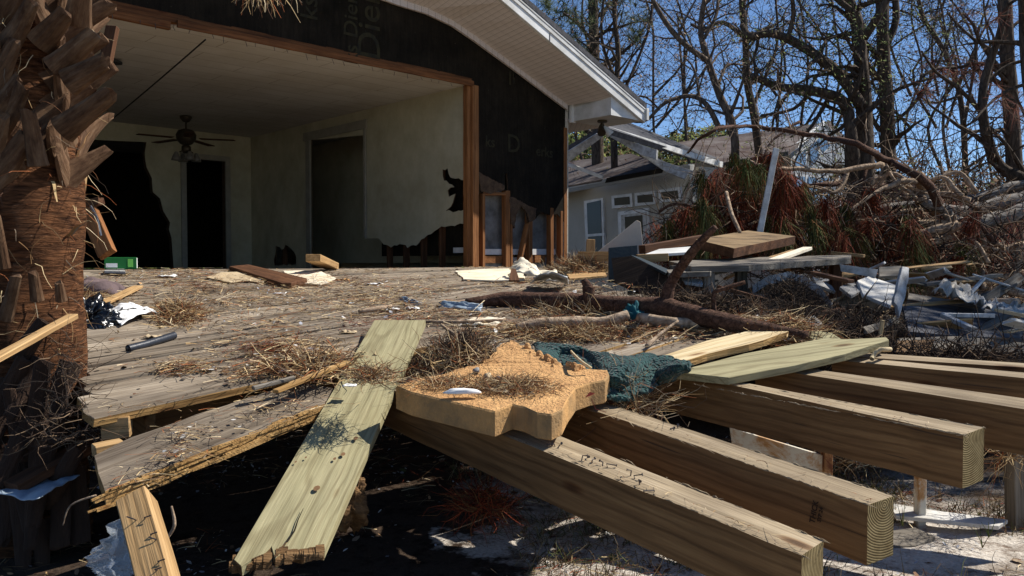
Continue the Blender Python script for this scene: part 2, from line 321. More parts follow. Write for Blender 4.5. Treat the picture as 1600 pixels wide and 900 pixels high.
M['stampfaint'] = plain('faded_yellow_print', rgb(58, 52, 28), 0.9, 0.75, 9, c2=(0.010, 0.009, 0.007, 1), bump=0)
def clearp():
    s = NT('clear_plastic', 0.15, 0.6); s.b.inputs['Alpha'].default_value = 0.32; v = s.coord((1, 1, 1)); s.bump(s.noise(v, 14, 5, 0.7), 1.0, 0.03); return s.base(rgb(205, 212, 218))
M['clear'] = clearp()
M['steelnail'] = plain('nail_steel', rgb(90, 84, 84), 0.45, 0.4, 20, metal=0.7, bump=0)
M['stone'] = plain('grey_mauve_cloth', rgb(104, 88, 88), 0.9, 0.3, 6, bump=0.6)
M['rope'] = plain('dark_cord', rgb(26, 24, 22), 0.9, 0.3, 30)

# ------------------------------------------------------------------ mesh helpers
def link(o): C.collection.objects.link(o); return o
def tag(o, label, cat, group=None):
    o['label'] = label; o['category'] = cat
    if group: o['group'] = group
    return o
def thing(name, label, cat, loc, group=None):
    o = link(bpy.data.objects.new(name, None)); o.location = loc; o.empty_display_size = 0.1
    return tag(o, label, cat, group)
def finish(name, verts, faces, mats, parent=None, mat4=None, mi=None, smooth=False, bevel=0.0):
    me = bpy.data.meshes.new(name); me.from_pydata([tuple(v) for v in verts], [], faces); me.update()
    for m in (mats if isinstance(mats, (list, tuple)) else [mats]): me.materials.append(m)
    if mi: me.polygons.foreach_set('material_index', mi)
    if smooth: me.polygons.foreach_set('use_smooth', [True] * len(me.polygons))
    o = link(bpy.data.objects.new(name, me))
    if mat4 is None:
        if verts:
            n = len(verts); c = Vector((sum(v[0] for v in verts) / n, sum(v[1] for v in verts) / n, min(v[2] for v in verts)))
        else: c = Vector((0, 0, 0))
        me.transform(Matrix.Translation(-c)); mat4 = Matrix.Translation(c)
    if parent:
        o.parent = parent; mat4 = Matrix.Translation(-parent.location) @ mat4
    o.matrix_local = mat4
    if bevel:
        b = o.modifiers.new('bevel', 'BEVEL'); b.width = bevel; b.segments = 1; b.limit_method = 'ANGLE'; b.angle_limit = R(40)
    return o
class MB:
    def __init__(s): s.v = []; s.f = []; s.mi = []
    def add(s, vs, fs, m=0):
        k = len(s.v); s.v.extend(vs); s.f.extend([tuple(i + k for i in f) for f in fs]); s.mi.extend([m] * len(fs))
    def box(s, c, x, y, z, m=0):      # centre and half-axis vectors
        c = Vector(c); x = Vector(x); y = Vector(y); z = Vector(z)
        s.add([c + x * i + y * j + z * k for i in (-1, 1) for j in (-1, 1) for k in (-1, 1)],
              [(0, 1, 3, 2), (4, 6, 7, 5), (0, 4, 5, 1), (2, 3, 7, 6), (0, 2, 6, 4), (1, 5, 7, 3)], m)
    def tube(s, pts, rad, n=6, m=0, cap=True, squash=1.0):
        pts = [Vector(p) for p in pts]; k = len(s.v); L = len(pts)
        if not isinstance(rad, (list, tuple)): rad = [rad] * L
        up = None
        for i, p in enumerate(pts):
            d = (pts[min(i + 1, L - 1)] - pts[max(i - 1, 0)])
            if d.length < 1e-9: d = Vector((0, 0, 1))
            d.normalize()
            if up is None: up = d.orthogonal().normalized()
            u = up - d * up.dot(d)
            if u.length < 1e-6: u = d.orthogonal()
            u.normalize(); up = u; q = d.cross(u)
            for j in range(n):
                a = 6.28318 * j / n; s.v.append(p + u * (math.cos(a) * rad[i]) + q * (math.sin(a) * rad[i] * squash))
        for i in range(L - 1):
            for j in range(n):
                a = k + i * n + j; b = k + i * n + (j + 1) % n
                s.f.append((a, b, b + n, a + n)); s.mi.append(m)
        if cap:
            s.f.append(tuple(k + j for j in range(n))[::-1]); s.f.append(tuple(k + (L - 1) * n + j for j in range(n))); s.mi += [m, m]
    def strip(s, pts, wd, side, m=0, taper=True):
        k = len(s.v); L = len(pts)
        for i, p in enumerate(pts):
            ww = wd * (1 - 0.75 * i / (L - 1)) if taper else wd
            s.v.append(p - side * ww); s.v.append(p + side * ww)
        for i in range(L - 1): s.f.append((k + 2 * i, k + 2 * i + 1, k + 2 * i + 3, k + 2 * i + 2)); s.mi.append(m)
    def build(s, name, mats, parent=None, smooth=False, bevel=0.0):
        return finish(name, s.v, s.f, mats, parent, None, s.mi, smooth, bevel)
def frame(p, x, up):
    x = x.normalized(); y = up.cross(x).normalized(); z = x.cross(y)
    m = Matrix((x, y, z)).transposed().to_4x4(); m.translation = p; return m
UP = Vector((0, 0, 1))
def beam(name, p0, p1, wd, ht, mat, parent=None, up=UP, bevel=0.003, warp=0.0, rag=0.0, mats=None, topmat=False, twist=0):
    """timber with its own length axis as local X, so that grain follows it; p0,p1 are centre-line ends"""
    p0 = Vector(p0); p1 = Vector(p1); L = (p1 - p0).length; m4 = frame((p0 + p1) / 2, p1 - p0, up)
    if twist: m4 = m4 @ Matrix.Rotation(twist, 4, 'X')
    n = max(2, int(L / 0.18)); r = random.Random(hash((round(p0.x, 3), round(p1.y, 3))) & 0xffff)
    vs = []; fs = []; mi = []; k = 3 if rag else 1
    prof = [(-0.5 + j / k, 0.5) for j in range(k)] + [(0.5, 0.5)] + [(0.5, -0.5)] + [(0.5 - (j + 1) / k, -0.5) for j in range(k)]
    q = len(prof); o1 = r.uniform(-1, 1) * warp; o2 = r.uniform(-1, 1) * warp
    for i in range(n + 1):
        t = i / n; x = (t - 0.5) * L; bx = 4 * t * (1 - t)
        for (a, b) in prof:
            e = 0
            if rag and i in (0, n): e = r.uniform(-rag, rag)
            vs.append(Vector((x + e, a * wd + o1 * bx + r.uniform(-1, 1) * 0.0015, b * ht + o2 * bx + r.uniform(-1, 1) * 0.0015)))
    for i in range(n):
        for j in range(q):
            a = i * q + j; b = i * q + (j + 1) % q
            fs.append((a, a + q, b + q, b)); mi.append(1 if (topmat and j < k) else 0)
    fs.append(tuple(range(q))); fs.append(tuple(n * q + j for j in range(q))[::-1]); mi += [2 if topmat else 0] * 2
    return finish(name, vs, fs, mats or mat, parent, m4, mi, False, bevel)
def slab(name, poly, th, xdir, mats, parent=None, bevel=0.002, sidemat=0, jitter=0.0, sub=0, endmat=None, down=None, planar=True):
    """polygon (3D, any outline) with thickness; local X follows xdir; top first, sides use sidemat"""
    poly = [Vector(p) for p in poly]
    if sub:
        q = []; r = random.Random(int(poly[0].x * 1000) & 0xffff)
        for i, p in enumerate(poly):
            b = poly[(i + 1) % len(poly)]; n = max(1, int((b - p).length / sub))
            for k in range(n):
                t = k / n; j = Vector((r.uniform(-1, 1), r.uniform(-1, 1), 0)) * (jitter if k else jitter * 0.3)
                q.append(p.lerp(b, t) + j)
        poly = q
    nn = Vector((0, 0, 0)); L = len(poly)
    for i in range(L):
        a, b = poly[i], poly[(i + 1) % L]; nn += Vector(((a.y - b.y) * (a.z + b.z), (a.z - b.z) * (a.x + b.x), (a.x - b.x) * (a.y + b.y)))
    nn.normalize()
    c = sum(poly, Vector()) / L
    if (EYE - c).dot(nn) < 0 if abs(nn.z) < 0.25 else nn.z < 0: nn = -nn; poly = poly[::-1]
    if planar and abs(nn.dot((c - EYE).normalized())) > .04:
        poly = [EYE + (p - EYE) * ((c - EYE).dot(nn) / (p - EYE).dot(nn)) for p in poly]
    xd = Vector(xdir); xd = (xd - nn * xd.dot(nn)).normalized(); m4 = frame(c, xd, nn); inv = m4.inverted()
    loc = [inv @ p for p in poly]; dn = Vector((0, 0, -th)) if down is None else (inv.to_3x3() @ (Vector(down) * th))
    vs = loc + [p + dn for p in loc]; tri = tessellate_polygon([loc])
    fs = []; mi = []
    for t in tri:
        a, b, cc = [loc[i] for i in t]
        if (b - a).cross(cc - a).z < 0: t = t[::-1]
        fs.append(tuple(t)); mi.append(0); fs.append(tuple(i + L for i in t[::-1])); mi.append(0)
    for i in range(L):
        j = (i + 1) % L; fs.append((j, i, i + L, j + L))
        e = loc[j] - loc[i]; sm = sidemat
        if endmat is not None and abs(e.y) > abs(e.x) * 0.8: sm = endmat
        mi.append(sm)
    return finish(name, vs, fs, mats, parent, m4, mi, False, bevel)
def sheet(name, loops, o, ux, uy, th, mat, parent=None, sidemat=0):
    """flat panel with holes: loops in (u,v) of plane o+u*ux+v*uy, thickness th along ux x uy reversed"""
    nn = ux.cross(uy).normalized(); pts = [[o + ux * u + uy * v for u, v in lp] for lp in loops]
    flat = [p for lp in pts for p in lp]; L = len(flat)
    tri = tessellate_polygon(pts); vs = flat + [p - nn * th for p in flat]; fs = []; mi = []
    for t in tri:
        a, b, c = [flat[i] for i in t]
        if (b - a).cross(c - a).length < 1e-9: continue
        if (b - a).cross(c - a).dot(nn) < 0: t = t[::-1]
        fs.append(tuple(t)); fs.append(tuple(i + L for i in t[::-1])); mi += [0, 0]
    k = 0
    for lp in pts:
        n = len(lp)
        for i in range(n):
            j = (i + 1) % n; fs.append((k + i, k + j, k + j + L, k + i + L)); mi.append(sidemat)
        k += n
    return finish(name, vs, fs, mat, parent, None, mi)
def ragged(pts, step, amp, r):
    out = []
    for i in range(len(pts) - 1):
        a, b = pts[i], pts[i + 1]; d = math.hypot(b[0] - a[0], b[1] - a[1]); n = max(1, int(d / step))
        for k in range(n):
            t = k / n; out.append((a[0] + (b[0] - a[0]) * t + r.uniform(-amp, amp), a[1] + (b[1] - a[1]) * t + r.uniform(-amp, amp)))
    out.append(pts[-1]); return out
def text_mesh(name, s, size, m4, mat, parent, shear=0, space=1.0, bold=0.0):
    cu = bpy.data.curves.new('t', 'FONT'); cu.body = s; cu.size = size; cu.shear = shear; cu.space_character = space; cu.offset = bold
    cu.align_x = 'CENTER'; cu.align_y = 'CENTER'; cu.resolution_u = 3
    t = bpy.data.objects.new('t', cu); link(t); dg = bpy.context.evaluated_depsgraph_get()
    me = bpy.data.meshes.new_from_object(t.evaluated_get(dg)); bpy.data.objects.remove(t); me.name = name
    me.materials.clear(); me.materials.append(mat)
    o = link(bpy.data.objects.new(name, me)); o.parent = parent
    o.matrix_local = Matrix.Translation(-parent.location) @ m4 if parent else m4
    return o
def reparent(o, par):
    o.parent = par; o.matrix_parent_inverse = par.matrix_basis.inverted(); return o
def structure(o): o['kind'] = 'structure'; return o
def crumple(name, pts, mat, label=None, cat=None, th=0.0, amp=0.02, n=10, parent=None, drape=None, sz=3.0, seed=0):
    """cloth, paper or film: bilinear grid over 4 corners, creased by noise; drape(u,v)->extra height"""
    a, b, c, d = [Vector(p) for p in pts]; vs = []; fs = []
    nn = (b - a).cross(d - a).normalized(); nn = nn if nn.z > 0 else -nn; e = max((b - a).length, 0.01)
    for i in range(n + 1):
        for j in range(n + 1):
            u, v = i / n, j / n; p = a.lerp(b, u).lerp(d.lerp(c, u), v)
            k = noise.noise(Vector((u * sz + seed, v * sz, seed))) + 0.5 * noise.noise(Vector((u * sz * 2.7, v * sz * 2.7 + seed, 3)))
            p = p + nn * abs(k) * amp * 2
            p += Vector((noise.noise(Vector((v * 4, u * 2, seed + 9))), noise.noise(Vector((u * 4, seed + 2, v * 2))), 0)) * amp * 0.8
            if drape: p.z += drape(u, v)
            vs.append(p)
    for i in range(n):
        for j in range(n):
            k = i * (n + 1) + j; fs.append((k, k + n + 1, k + n + 2, k + 1))
    o = finish(name, vs, fs, mat, parent, None, None, True)
    md = o.modifiers.new('thick', 'SOLIDIFY'); md.thickness = th or 0.002
    if label: tag(o, label, cat)
    return o

# ================================================================== THE SETTING: ground
def axis(lo, hi, near0, near1, step):
    xs = []; x = near0
    while x < near1: xs.append(x); x += step
    xs.append(near1); s = step; x = near1
    while x < hi: s *= 1.25; x = min(hi, x + s); xs.append(x)
    s = step; x = near0; left = []
    while x > lo: s *= 1.25; x = max(lo, x - s); left.append(x)
    return left[::-1] + xs
gx = axis(-180, 180, -4.0, 9.0, 0.09); gy = axis(-60, 300, 1.8, 9.0, 0.09)
gv = [(x, y, gh(x, y)) for y in gy for x in gx]; nx = len(gx)
gf = [(j * nx + i, j * nx + i + 1, (j + 1) * nx + i + 1, (j + 1) * nx + i) for j in range(len(gy) - 1) for i in range(nx - 1)]
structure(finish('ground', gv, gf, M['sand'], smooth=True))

# ================================================================== THE DAMAGED HOUSE
def ga(px, py, q=0.0): p = gwall(px, py, q); return (aq(p)[0], p.z)
def rq(px, py, a=0.0): p = rwall(px, py, a); return (aq(p)[1], p.z)
M['casing'] = plain('dirty_casing', rgb(150, 144, 130), 0.7, 0.3, 5, bump=0.1)
house = thing('damaged_house', 'gable house with its front wall torn off, black felt gable and an open dark room', 'house', hp(-2.5, 0, 0))
a1, z1 = ga(962, 157, 0.75); a2, z2 = ga(777, 0, 0.75); RS = (z2 - z1) / (a2 - a1)
RID = -3.3
def rz(a): return z1 + RS * ((a if a > RID else 2 * RID - a) - a1)      # underside of the roof edge
zc = 3.57
# gable wall: black felt over the opening and to the right of it, ragged along the bottom
rr = random.Random(3)
zh = 3.66
bot = [ga(746, 282), ga(750, 301), ga(765, 304), ga(777, 299), ga(789, 297), ga(789, 272), ga(792, 272), ga(794, 305), ga(797, 350), ga(803, 357), ga(806, 334), ga(813, 320),
       ga(821, 330), ga(825, 347), ga(836, 343), ga(845, 331), ga(858, 336), ga(871, 334), ga(880, 346)]
botr = ragged(bot, 0.03, 0.008, rr)
aL, aR = -7.6, 1.83
loop = [(aL, zh), (0.06, zh)] + [(0.06, botr[0][1])] + botr + [(aR, botr[-1][1]), (aR, rz(aR) + 0.05), (RID, rz(RID) + 0.05), (aL, rz(aL) + 0.05)]
# sits in the plane q = 0
sheet('felt_sheathing', [loop], hp(0, 0, 0), W, UP, 0.02, [M['felt'], M['fiber']], house, 1)
# torn brown edge of the fibreboard below the felt
lo = [ga(746, 268), ga(760, 276), ga(775, 284), ga(788, 290), ga(788, 296), ga(776, 299), ga(766, 303), ga(751, 299)]
sheet('torn_fiberboard', [ragged(lo + [lo[0]], 0.02, 0.006, rr)[:-1]], hp(0, 0.012, 0), W, UP, 0.01, [M['fiber']], house)
lo = [ga(795, 306), ga(812, 314), ga(826, 322), ga(837, 326), ga(836, 342), ga(827, 348), ga(822, 331), ga(813, 322), ga(806, 336), ga(803, 356), ga(798, 350)]
sheet('torn_fiberboard', [ragged(lo + [lo[0]], 0.02, 0.008, rr)[:-1]], hp(0, 0.012, 0), W, UP, 0.012, [M['fiber']], house)
# trade lettering printed on the felt
def onfelt(px, py, rot=0, q=0.006):
    p = gwall(px, py, q); m = Matrix((W, UP, N)).transposed().to_4x4(); m.translation = p
    return m @ Matrix.Rotation(rot, 4, 'Z')
for s_, sz, px, py, rt in (('ks', .2, 766, 222, 0), ('D', .34, 803, 226, 0), ('erks', .2, 851, 238, 0), ('Dierks', .44, 578, 12, 90), ('ks Dierks', .26, 549, 30, 90), ('ks', .3, 484, 12, 90), ('T', .3, 803, 120, 0), ('1', .26, 797, 123, 0)):
    text_mesh('felt_lettering', s_, sz, onfelt(px, py, R(rt)), M['stampfaint'], house, bold=0.002)
# header over the opening
o = beam('header_beam', hp(-7.6, -0.045, 3.635), hp(0.05, -0.045, 3.625), 0.09, 0.085, M['header'], house, up=UP)
beam('header_beam', hp(-4.38, -0.02, 3.56), hp(-3.75, -0.02, 3.55), 0.06, 0.075, M['header'], house)
beam('header_beam', hp(-3.7, 0.03, 3.575), hp(0.05, 0.03, 3.585), 0.03, 0.07, M['header'], house)
for k in range(26):
    a = -4.4 + k * 0.17 + rr.uniform(-.05, .05); mb = MB(); mb.tube([hp(a, .02, 3.54), hp(a + rr.uniform(-.02, .02), .03, 3.54 - rr.uniform(.03, .07))], 0.003, 4); mb.build('nail', M['steelnail'], house)
# ceiling with a ragged front edge
fr = ragged([(-7.5, -0.06), (0.0, -0.06)], 0.06, 0.02, rr)
sheet('ceiling', [fr + [(1.8, -0.1), (1.8, -9.6), (-7.5, -9.6)]], Vector((P0.x, P0.y, zc)), W, N, 0.02, M['ceil'], house)
# walls: back wall with torn opening and a doorway
def bq(px, py): return ga(px, py, -6.0)
op = [bq(120, 217), bq(226, 224), bq(229, 262), bq(238, 280), bq(240, 300), bq(248, 312), bq(256, 328), bq(264, 345), bq(268, 372), bq(272, 440), bq(110, 440)]
op = [op[0]] + ragged(op[1:9], 0.12, 0.03, rr) + op[9:]
zf = 1.2
dl, dtp = bq(290, 247); dr_, _ = bq(351, 247)
aLw = -7.5
outer = [(aLw, zf)] + [(op[0][0], zf), op[0]] + op[1:-2] + [(op[-3][0] + 0.03, zf), (dl, zf), (dl, dtp), (dr_, dtp), (dr_, zf), (0.0, zf), (0.0, zc), (aLw, zc)]
sheet('interior_wall', [outer], hp(0, -6.0, 0), W, UP, 0.12, [M['cream'], M['fiber']], house, 1)
for (x0, x1, y0, y1) in ((dl - .09, dl, zf, dtp + .09), (dr_, dr_ + .09, zf, dtp + .09), (dl, dr_, dtp, dtp + .09)):
    mb = MB(); mb.box(hp((x0 + x1) / 2, -5.985, (y0 + y1) / 2), W * (x1 - x0) / 2, N * .018, UP * (y1 - y0) / 2); mb.build('door_casing', M['casing'], house)
# right-hand room wall (plane a = 0) with opening, hole and torn bottom
ol, ot = rq(486, 219); orr, ot2 = rq(573, 211)
lowr = [rq(577, 371), rq(590, 373), rq(600, 380), rq(612, 386), rq(625, 381), rq(637, 386), rq(650, 383), rq(662, 372), rq(673, 366), rq(684, 357), rq(700, 353), rq(724, 350)]
lowr = ragged(lowr, 0.06, 0.018, rr)
h1 = ragged([rq(691, 266), rq(699, 263), rq(703, 278), rq(725, 281), rq(725, 327), rq(712, 331), rq(697, 329), rq(708, 318), rq(712, 304), rq(702, 306), rq(699, 297), rq(709, 291), rq(694, 281), rq(691, 266)], 0.05, 0.012, rr)[:-1]
h2 = ragged([rq(431, 386), rq(437, 384), rq(439, 392), rq(446, 384), rq(456, 388), rq(462, 400), rq(463, 414), rq(428, 414), rq(431, 386)], 0.08, 0.02, rr)[:-1]
outer = [(-6.0, zf), (ol, zf), (ol, ot), (orr, ot2), (orr, lowr[0][1])] + lowr + [(-0.04, lowr[-1][1]), (-0.04, zc), (-6.0, zc)]
sheet('interior_wall', [outer, h1, h2], hp(0, 0, 0), N, UP, 0.015, [M['cream'], M['fiber']], house, 1)
for (q0, q1, y0, y1) in ((ol - .13, ol, zf, ot), (ol - .2, orr + .03, ot, ot + .13), (orr - .05, orr + .0, lowr[0][1], ot)):
    mb = MB(); mb.box(hp(-0.02, (q0 + q1) / 2, (y0 + y1) / 2), W * .012, N * (q1 - q0) / 2, UP * (y1 - y0) / 2); mb.build('door_casing', M['casing'], house)
for q in (-.62, -1.02, -1.42, -1.82, -4.9, -5.3, -5.7):
    if q > ol: pass
    beam('stud', hp(.065, q, zf), hp(.065, q, zc), .04, .09, M['brown'], house, up=W)
mb = MB(); mb.box(hp(0.13, -1.1, 2.5), W * .01, N * 1.0, UP * 1.1); mb.build('dark_void_board', M['felt'], house)  # black board added so the wall holes read as dark void
mb = MB(); mb.box(hp(0.12, -0.25, 1.47), W * .008, N * .2, UP * .035); mb.build('white_trim', M['white'], house)
# outer walls, floor, back rooms
mb = MB()
mb.box(hp(-7.55, -4.8, 2.4), W * .05, N * 4.75, UP * 1.2)
mb.build('outer_wall', M['siding'], house)
win0 = rq(553, 290, 1.8); win1 = rq(575, 348, 1.8)
wq0, wq1 = sorted((win0[0], win1[0])); 
sheet('outer_wall', [[(-9.6, zf - .05), (0.0, zf - .05), (0.0, zc), (-9.6, zc)], [(wq0, win1[1]), (wq0, win0[1]), (wq1, win0[1]), (wq1, win1[1])]], hp(1.8, 0, 0), N, UP, 0.1, M['siding'], house)
mb = MB()
for k in range(4): mb.box(hp(1.78, wq0 + (wq1 - wq0) * k / 3, (win0[1] + win1[1]) / 2), W * .02, N * .03, UP * (win0[1] - win1[1]) / 2)
for k in range(3): mb.box(hp(1.78, (wq0 + wq1) / 2, win1[1] + (win0[1] - win1[1]) * k / 2), W * .02, N * (wq1 - wq0) / 2, UP * .03)
mb.build('window_frame', M['white'], house)
mb = MB(); mb.box(hp(-2.9, -9.65, 2.4), W * 4.7, N * .05, UP * 1.2); mb.build('outer_wall', M['felt'], house)  # black felt colour here stands in for the dark of the back room
mb = MB(); mb.box(hp(-2.9, -7.8, 2.4), W * .05, N * 1.8, UP * 1.2); mb.build('interior_wall', M['cream'], house)
mb = MB(); mb.box(hp(-2.86, -4.85, zf - .12), W * 4.66, N * 4.8, UP * .11); mb.build('floor', M['grey'], house)
mb = MB(); mb.box(hp(-2.86, 0.0, .56), W * 4.66, N * .06, UP * .5); mb.build('foundation_wall', M['darkbark'], house)
# studs at the torn corner
def stud(px0, px1, pyt, pyb, q=-.03, dx=0):
    p = gwall((px0 + px1) / 2 + dx, pyt, q); b = gwall((px0 + px1) / 2, pyb, q)
    b.z = max(b.z, FLOOR - 0.03) if False else FLOOR - 0.03
    wd = (gwall(px1, 350, q) - gwall(px0, 350, q)).length
    beam('stud', p, b, .085, wd, M['stud'], house, up=W)
stud(727, 735, 128, 416, -.045); stud(735.5, 745, 134, 416, .0)
stud(751, 755, 303, 395, -.04); stud(787, 794, 298, 416, -.035); stud(795, 798, 330, 416, -.035)
stud(823, 829, 330, 416, -.04); stud(857, 862, 325, 416, -.035); stud(873, 876.5, 330, 416, -.035); stud(878, 883, 200, 416, -.035)
beam('brace', gwall(824, 350, -.0), gwall(810, 414, .0), .085, .04, M['stud'], house, up=W)
beam('header_block', gwall(752, 303, -.04), gwall(790, 303, -.04), .085, .04, M['stud'], house)
# grey board, sill and blocks behind the studs
def gq(name, pts, q, th, mat, lab=None):
    o = sheet(name, [[ga(*p, q) for p in pts]], hp(0, q, 0), W, UP, th, mat, house)
    if lab: o['label'] = lab
    return o
M['greypanel'] = plain('grey_panel', rgb(140, 138, 134), 0.7, 0.35, 5, c2=rgb(88, 86, 82))
gq('grey_wallboard', [(747, 296), (884, 296), (884, 392), (747, 392)][::-1], -.16, .02, M['greypanel'])
gq('white_sill', [(748, 389), (868, 389), (868, 398), (748, 398)][::-1], -.09, .03, M['white'])
gq('wood_block', [(752, 400), (786, 400), (786, 411), (752, 411)][::-1], -.06, .03, M['stud'])
gq('wood_block', [(836, 399), (852, 399), (852, 410), (836, 410)][::-1], -.06, .03, M['stud'])
gq('lower_panel', [(747, 402), (884, 402), (884, 425), (747, 425)][::-1], -.13, .02, M['whitedirty'])
mb = MB(); mb.box(hp(1.1, -3.2, 2.4), W * .02, N * 2.9, UP * 1.1); mb.build('interior_wall', M['cream'], house)
# roof, fascia, soffit and the boxed eave
def rline(a, q, h): return hp(a, q, rz(a) + h)
AE = 2.66; 
for sgn in (1, -1):
    A1 = AE if sgn > 0 else 2 * RID - AE
    vs = [rline(A1, .822, .27), rline(RID, .822, .27), rline(RID, -10.4, .27), rline(A1, -10.4, .27)]
    vs2 = [v - Vector((0, 0, .07)) for v in vs]
    finish('roof', vs + vs2, [(0, 1, 2, 3), (7, 6, 5, 4), (0, 4, 5, 1), (1, 5, 6, 2), (2, 6, 7, 3), (3, 7, 4, 0)], M['shingle'], house)
    def strip_(name, q0, q1, h0, h1, mat, joints=False):
        a_, b_ = A1, RID
        v = []
        for a in (a_, b_):
            for q in (q0, q1):
                for h in (h0, h1): v.append(rline(a, q, h))
        finish(name, v, [(0, 1, 3, 2), (4, 6, 7, 5), (0, 4, 5, 1), (2, 3, 7, 6), (0, 2, 6, 4), (1, 5, 7, 3)], mat, house, bevel=.004)
    strip_('fascia_board', .75, .80, 0, .13, M['white'])
    strip_('fascia_trim', .802, .812, .11, .165, M['white'])
    strip_('drip_edge', .78, .818, .168, .198, M['white'])
mb = MB(); j = gwall(857, 67, .78); aj = aq(j)[0]
mb.box(rline(aj, .800, .05), W * .006, N * .004, UP * .05); mb.build('fascia_joint', M['ink'], house)
tip = hp(AE + .01, .8, rz(AE) + .12); mb = MB(); mb.box(tip, W * .03, N * .035, UP * .085); mb.build('rake_end_cap', M['white'], house, bevel=.004)
inn = [gwall(470, -60, .03), gwall(560, -22, .03), gwall(620, 0, .03), gwall(665, 14, .03), gwall(705, 33, .03), gwall(740, 57, .03), gwall(800, 101, .03), gwall(885, 165, .03)]
ouA = [aq(p)[0] * 1.0 for p in inn]; ou = [hp(a + (0.16 if i else 0), .752, rz(a + .16) + .0) for i, a in enumerate(ouA)]
vs = []; 
for i, (p, o_) in enumerate(zip(inn, ou)):
    vs += [p, o_, p + Vector((0, 0, .015)), o_ + Vector((0, 0, .015))]
fs = []
for i in range(len(inn) - 1):
    k = 4 * i; fs += [(k, k + 1, k + 5, k + 4), (k + 2, k + 6, k + 7, k + 3), (k, k + 4, k + 6, k + 2), (k + 1, k + 3, k + 7, k + 5)]
# local X along the rake so the soffit ribs run across it
so_ = finish('soffit', vs, fs, M['soffit'], house, Matrix.Identity(4))
mrot = frame((inn[4] + ou[4]) / 2, (inn[7] - inn[4]), UP); so_.data.transform(mrot.inverted()); so_.matrix_local = Matrix.Translation(-house.location) @ mrot
mb = MB(); 
for i in range(len(inn) - 1):
    p, q_ = inn[i] + N * .012, inn[i + 1] + N * .012; d = (q_ - p)
    mb.box((p + q_) / 2 - Vector((0, 0, .025)), d / 2, N * .018, UP * .04)
mb.build('frieze_trim', M['soffit'], house)
zb0 = gwall(962, 181, .75).z; ztb = rz(AE) + .1
mb = MB()
aa0 = aq(gwall(891, 176, .0))[0]
v = [hp(aa0, .02, zb0), hp(AE, .02, zb0), hp(AE, .75, zb0), hp(aa0, .75, zb0), hp(aa0, .02, rz(aa0) + .12), hp(AE, .02, ztb), hp(AE, .75, ztb), hp(aa0, .75, rz(aa0) + .12)]
mb.add(v, [(3, 2, 1, 0), (4, 5, 6, 7), (0, 1, 5, 4), (2, 3, 7, 6), (1, 2, 6, 5), (3, 0, 4, 7)]); mb.build('boxed_eave', M['white'], house)
mb = MB(); pc = gwall(893, 183, .02); mb.box(hp(aq(pc)[0], .04, (zb0 + rz(1.85)) / 2 + .02), W * .05, N * .02, UP * ((rz(1.85) - zb0) / 2 + .04)); mb.build('corner_trim', M['white'], house)
# eave along the right-hand side towards the back
mb = MB(); mb.box(hp((1.83 + AE) / 2, -5.1, zb0 + .02), W * (AE - 1.83) / 2, N * 5.1, UP * .02); mb.build('side_soffit', M['soffit'], house)
mb = MB(); mb.box(hp(AE - .012, -5.1, zb0 + .12), W * .012, N * 5.1, UP * .1); mb.build('side_fascia', M['white'], house)

# flood light fitting under the eave
fl = thing('flood_light', 'small bronze twin flood light hanging under the white boxed eave', 'light', hp(aq(gwall(941, 190, .4))[0], .4, zb0))
mb = MB(); c = fl.location; mb.tube([c, c - UP * .03], .07, 14); mb.build('mounting_plate', M['brass'], fl, bevel=.003)
for sx in (-1, 1):
    mb = MB(); mb.tube([c - UP * .03, c - UP * .09 + W * .03 * sx], .018, 8); mb.build('swivel', M['brass'], fl)
    mb = MB(); e = c - UP * .09 + W * .03 * sx; d = (W * sx * .5 + N * .5 - UP * .8).normalized(); mb.tube([e, e + d * .05, e + d * .13, e + d * .15], [.03, .045, .06, .062], 12); mb.build('lamp_head', M['white'] if sx > 0 else M['brass'], fl, smooth=False)

# ceiling fan
cf = at(290, 150, 12.4); cf.z = zc - .02
fan = thing('ceiling_fan', 'ceiling fan with wooden blades and glass shades in the dark room', 'fan', cf)
def lathe(name, c, prof, mat, parent, n=20):
    vs = []; fs = []
    for r, z in prof:
        for k in range(n): vs.append(c + Vector((r * math.cos(6.28318 * k / n), r * math.sin(6.28318 * k / n), z)))
    for i in range(len(prof) - 1):
        for k in range(n): a = i * n + k; b = i * n + (k + 1) % n; fs.append((a, b, b + n, a + n))
    fs.append(tuple(range(n))[::-1]); fs.append(tuple(range((len(prof) - 1) * n, len(prof) * n))); return finish(name, vs, fs, mat, parent, None, None, True)
lathe('canopy', cf, [(.02, -.09), (.05, -.08), (.09, -.02), (.09, 0)], M['brass'], fan)
lathe('down_rod', cf, [(.014, -.2), (.014, -.08)], M['brass'], fan, 8)
lathe('motor_housing', cf, [(.04, -.44), (.09, -.42), (.14, -.36), (.15, -.28), (.12, -.22), (.04, -.19)], M['brass'], fan)
lathe('light_fitter', cf, [(.05, -.56), (.07, -.52), (.07, -.46), (.04, -.44)], M['brass'], fan)
for k in range(5):
    a = R(8 + 72 * k); d = Vector((math.cos(a), math.sin(a), 0)); sde = UP.cross(d)
    beam('blade', cf + d * .2 + UP * -.34, cf + d * .72 + UP * -.35, .13, .008, M['brown'], fan, bevel=.02)
    if k < 4:
        a = R(40 + 90 * k); d = Vector((math.cos(a), math.sin(a), 0)); e = cf + d * .10 - UP * .55
        mb = MB(); mb.tube([cf - UP * .5, e], .01, 6); mb.build('arm', M['brass'], fan)
        lathe('glass_shade', e + d * .05, [(.075, -.13), (.06, -.08), (.03, -.02), (.02, 0)], M['frostdark'], fan, 12)
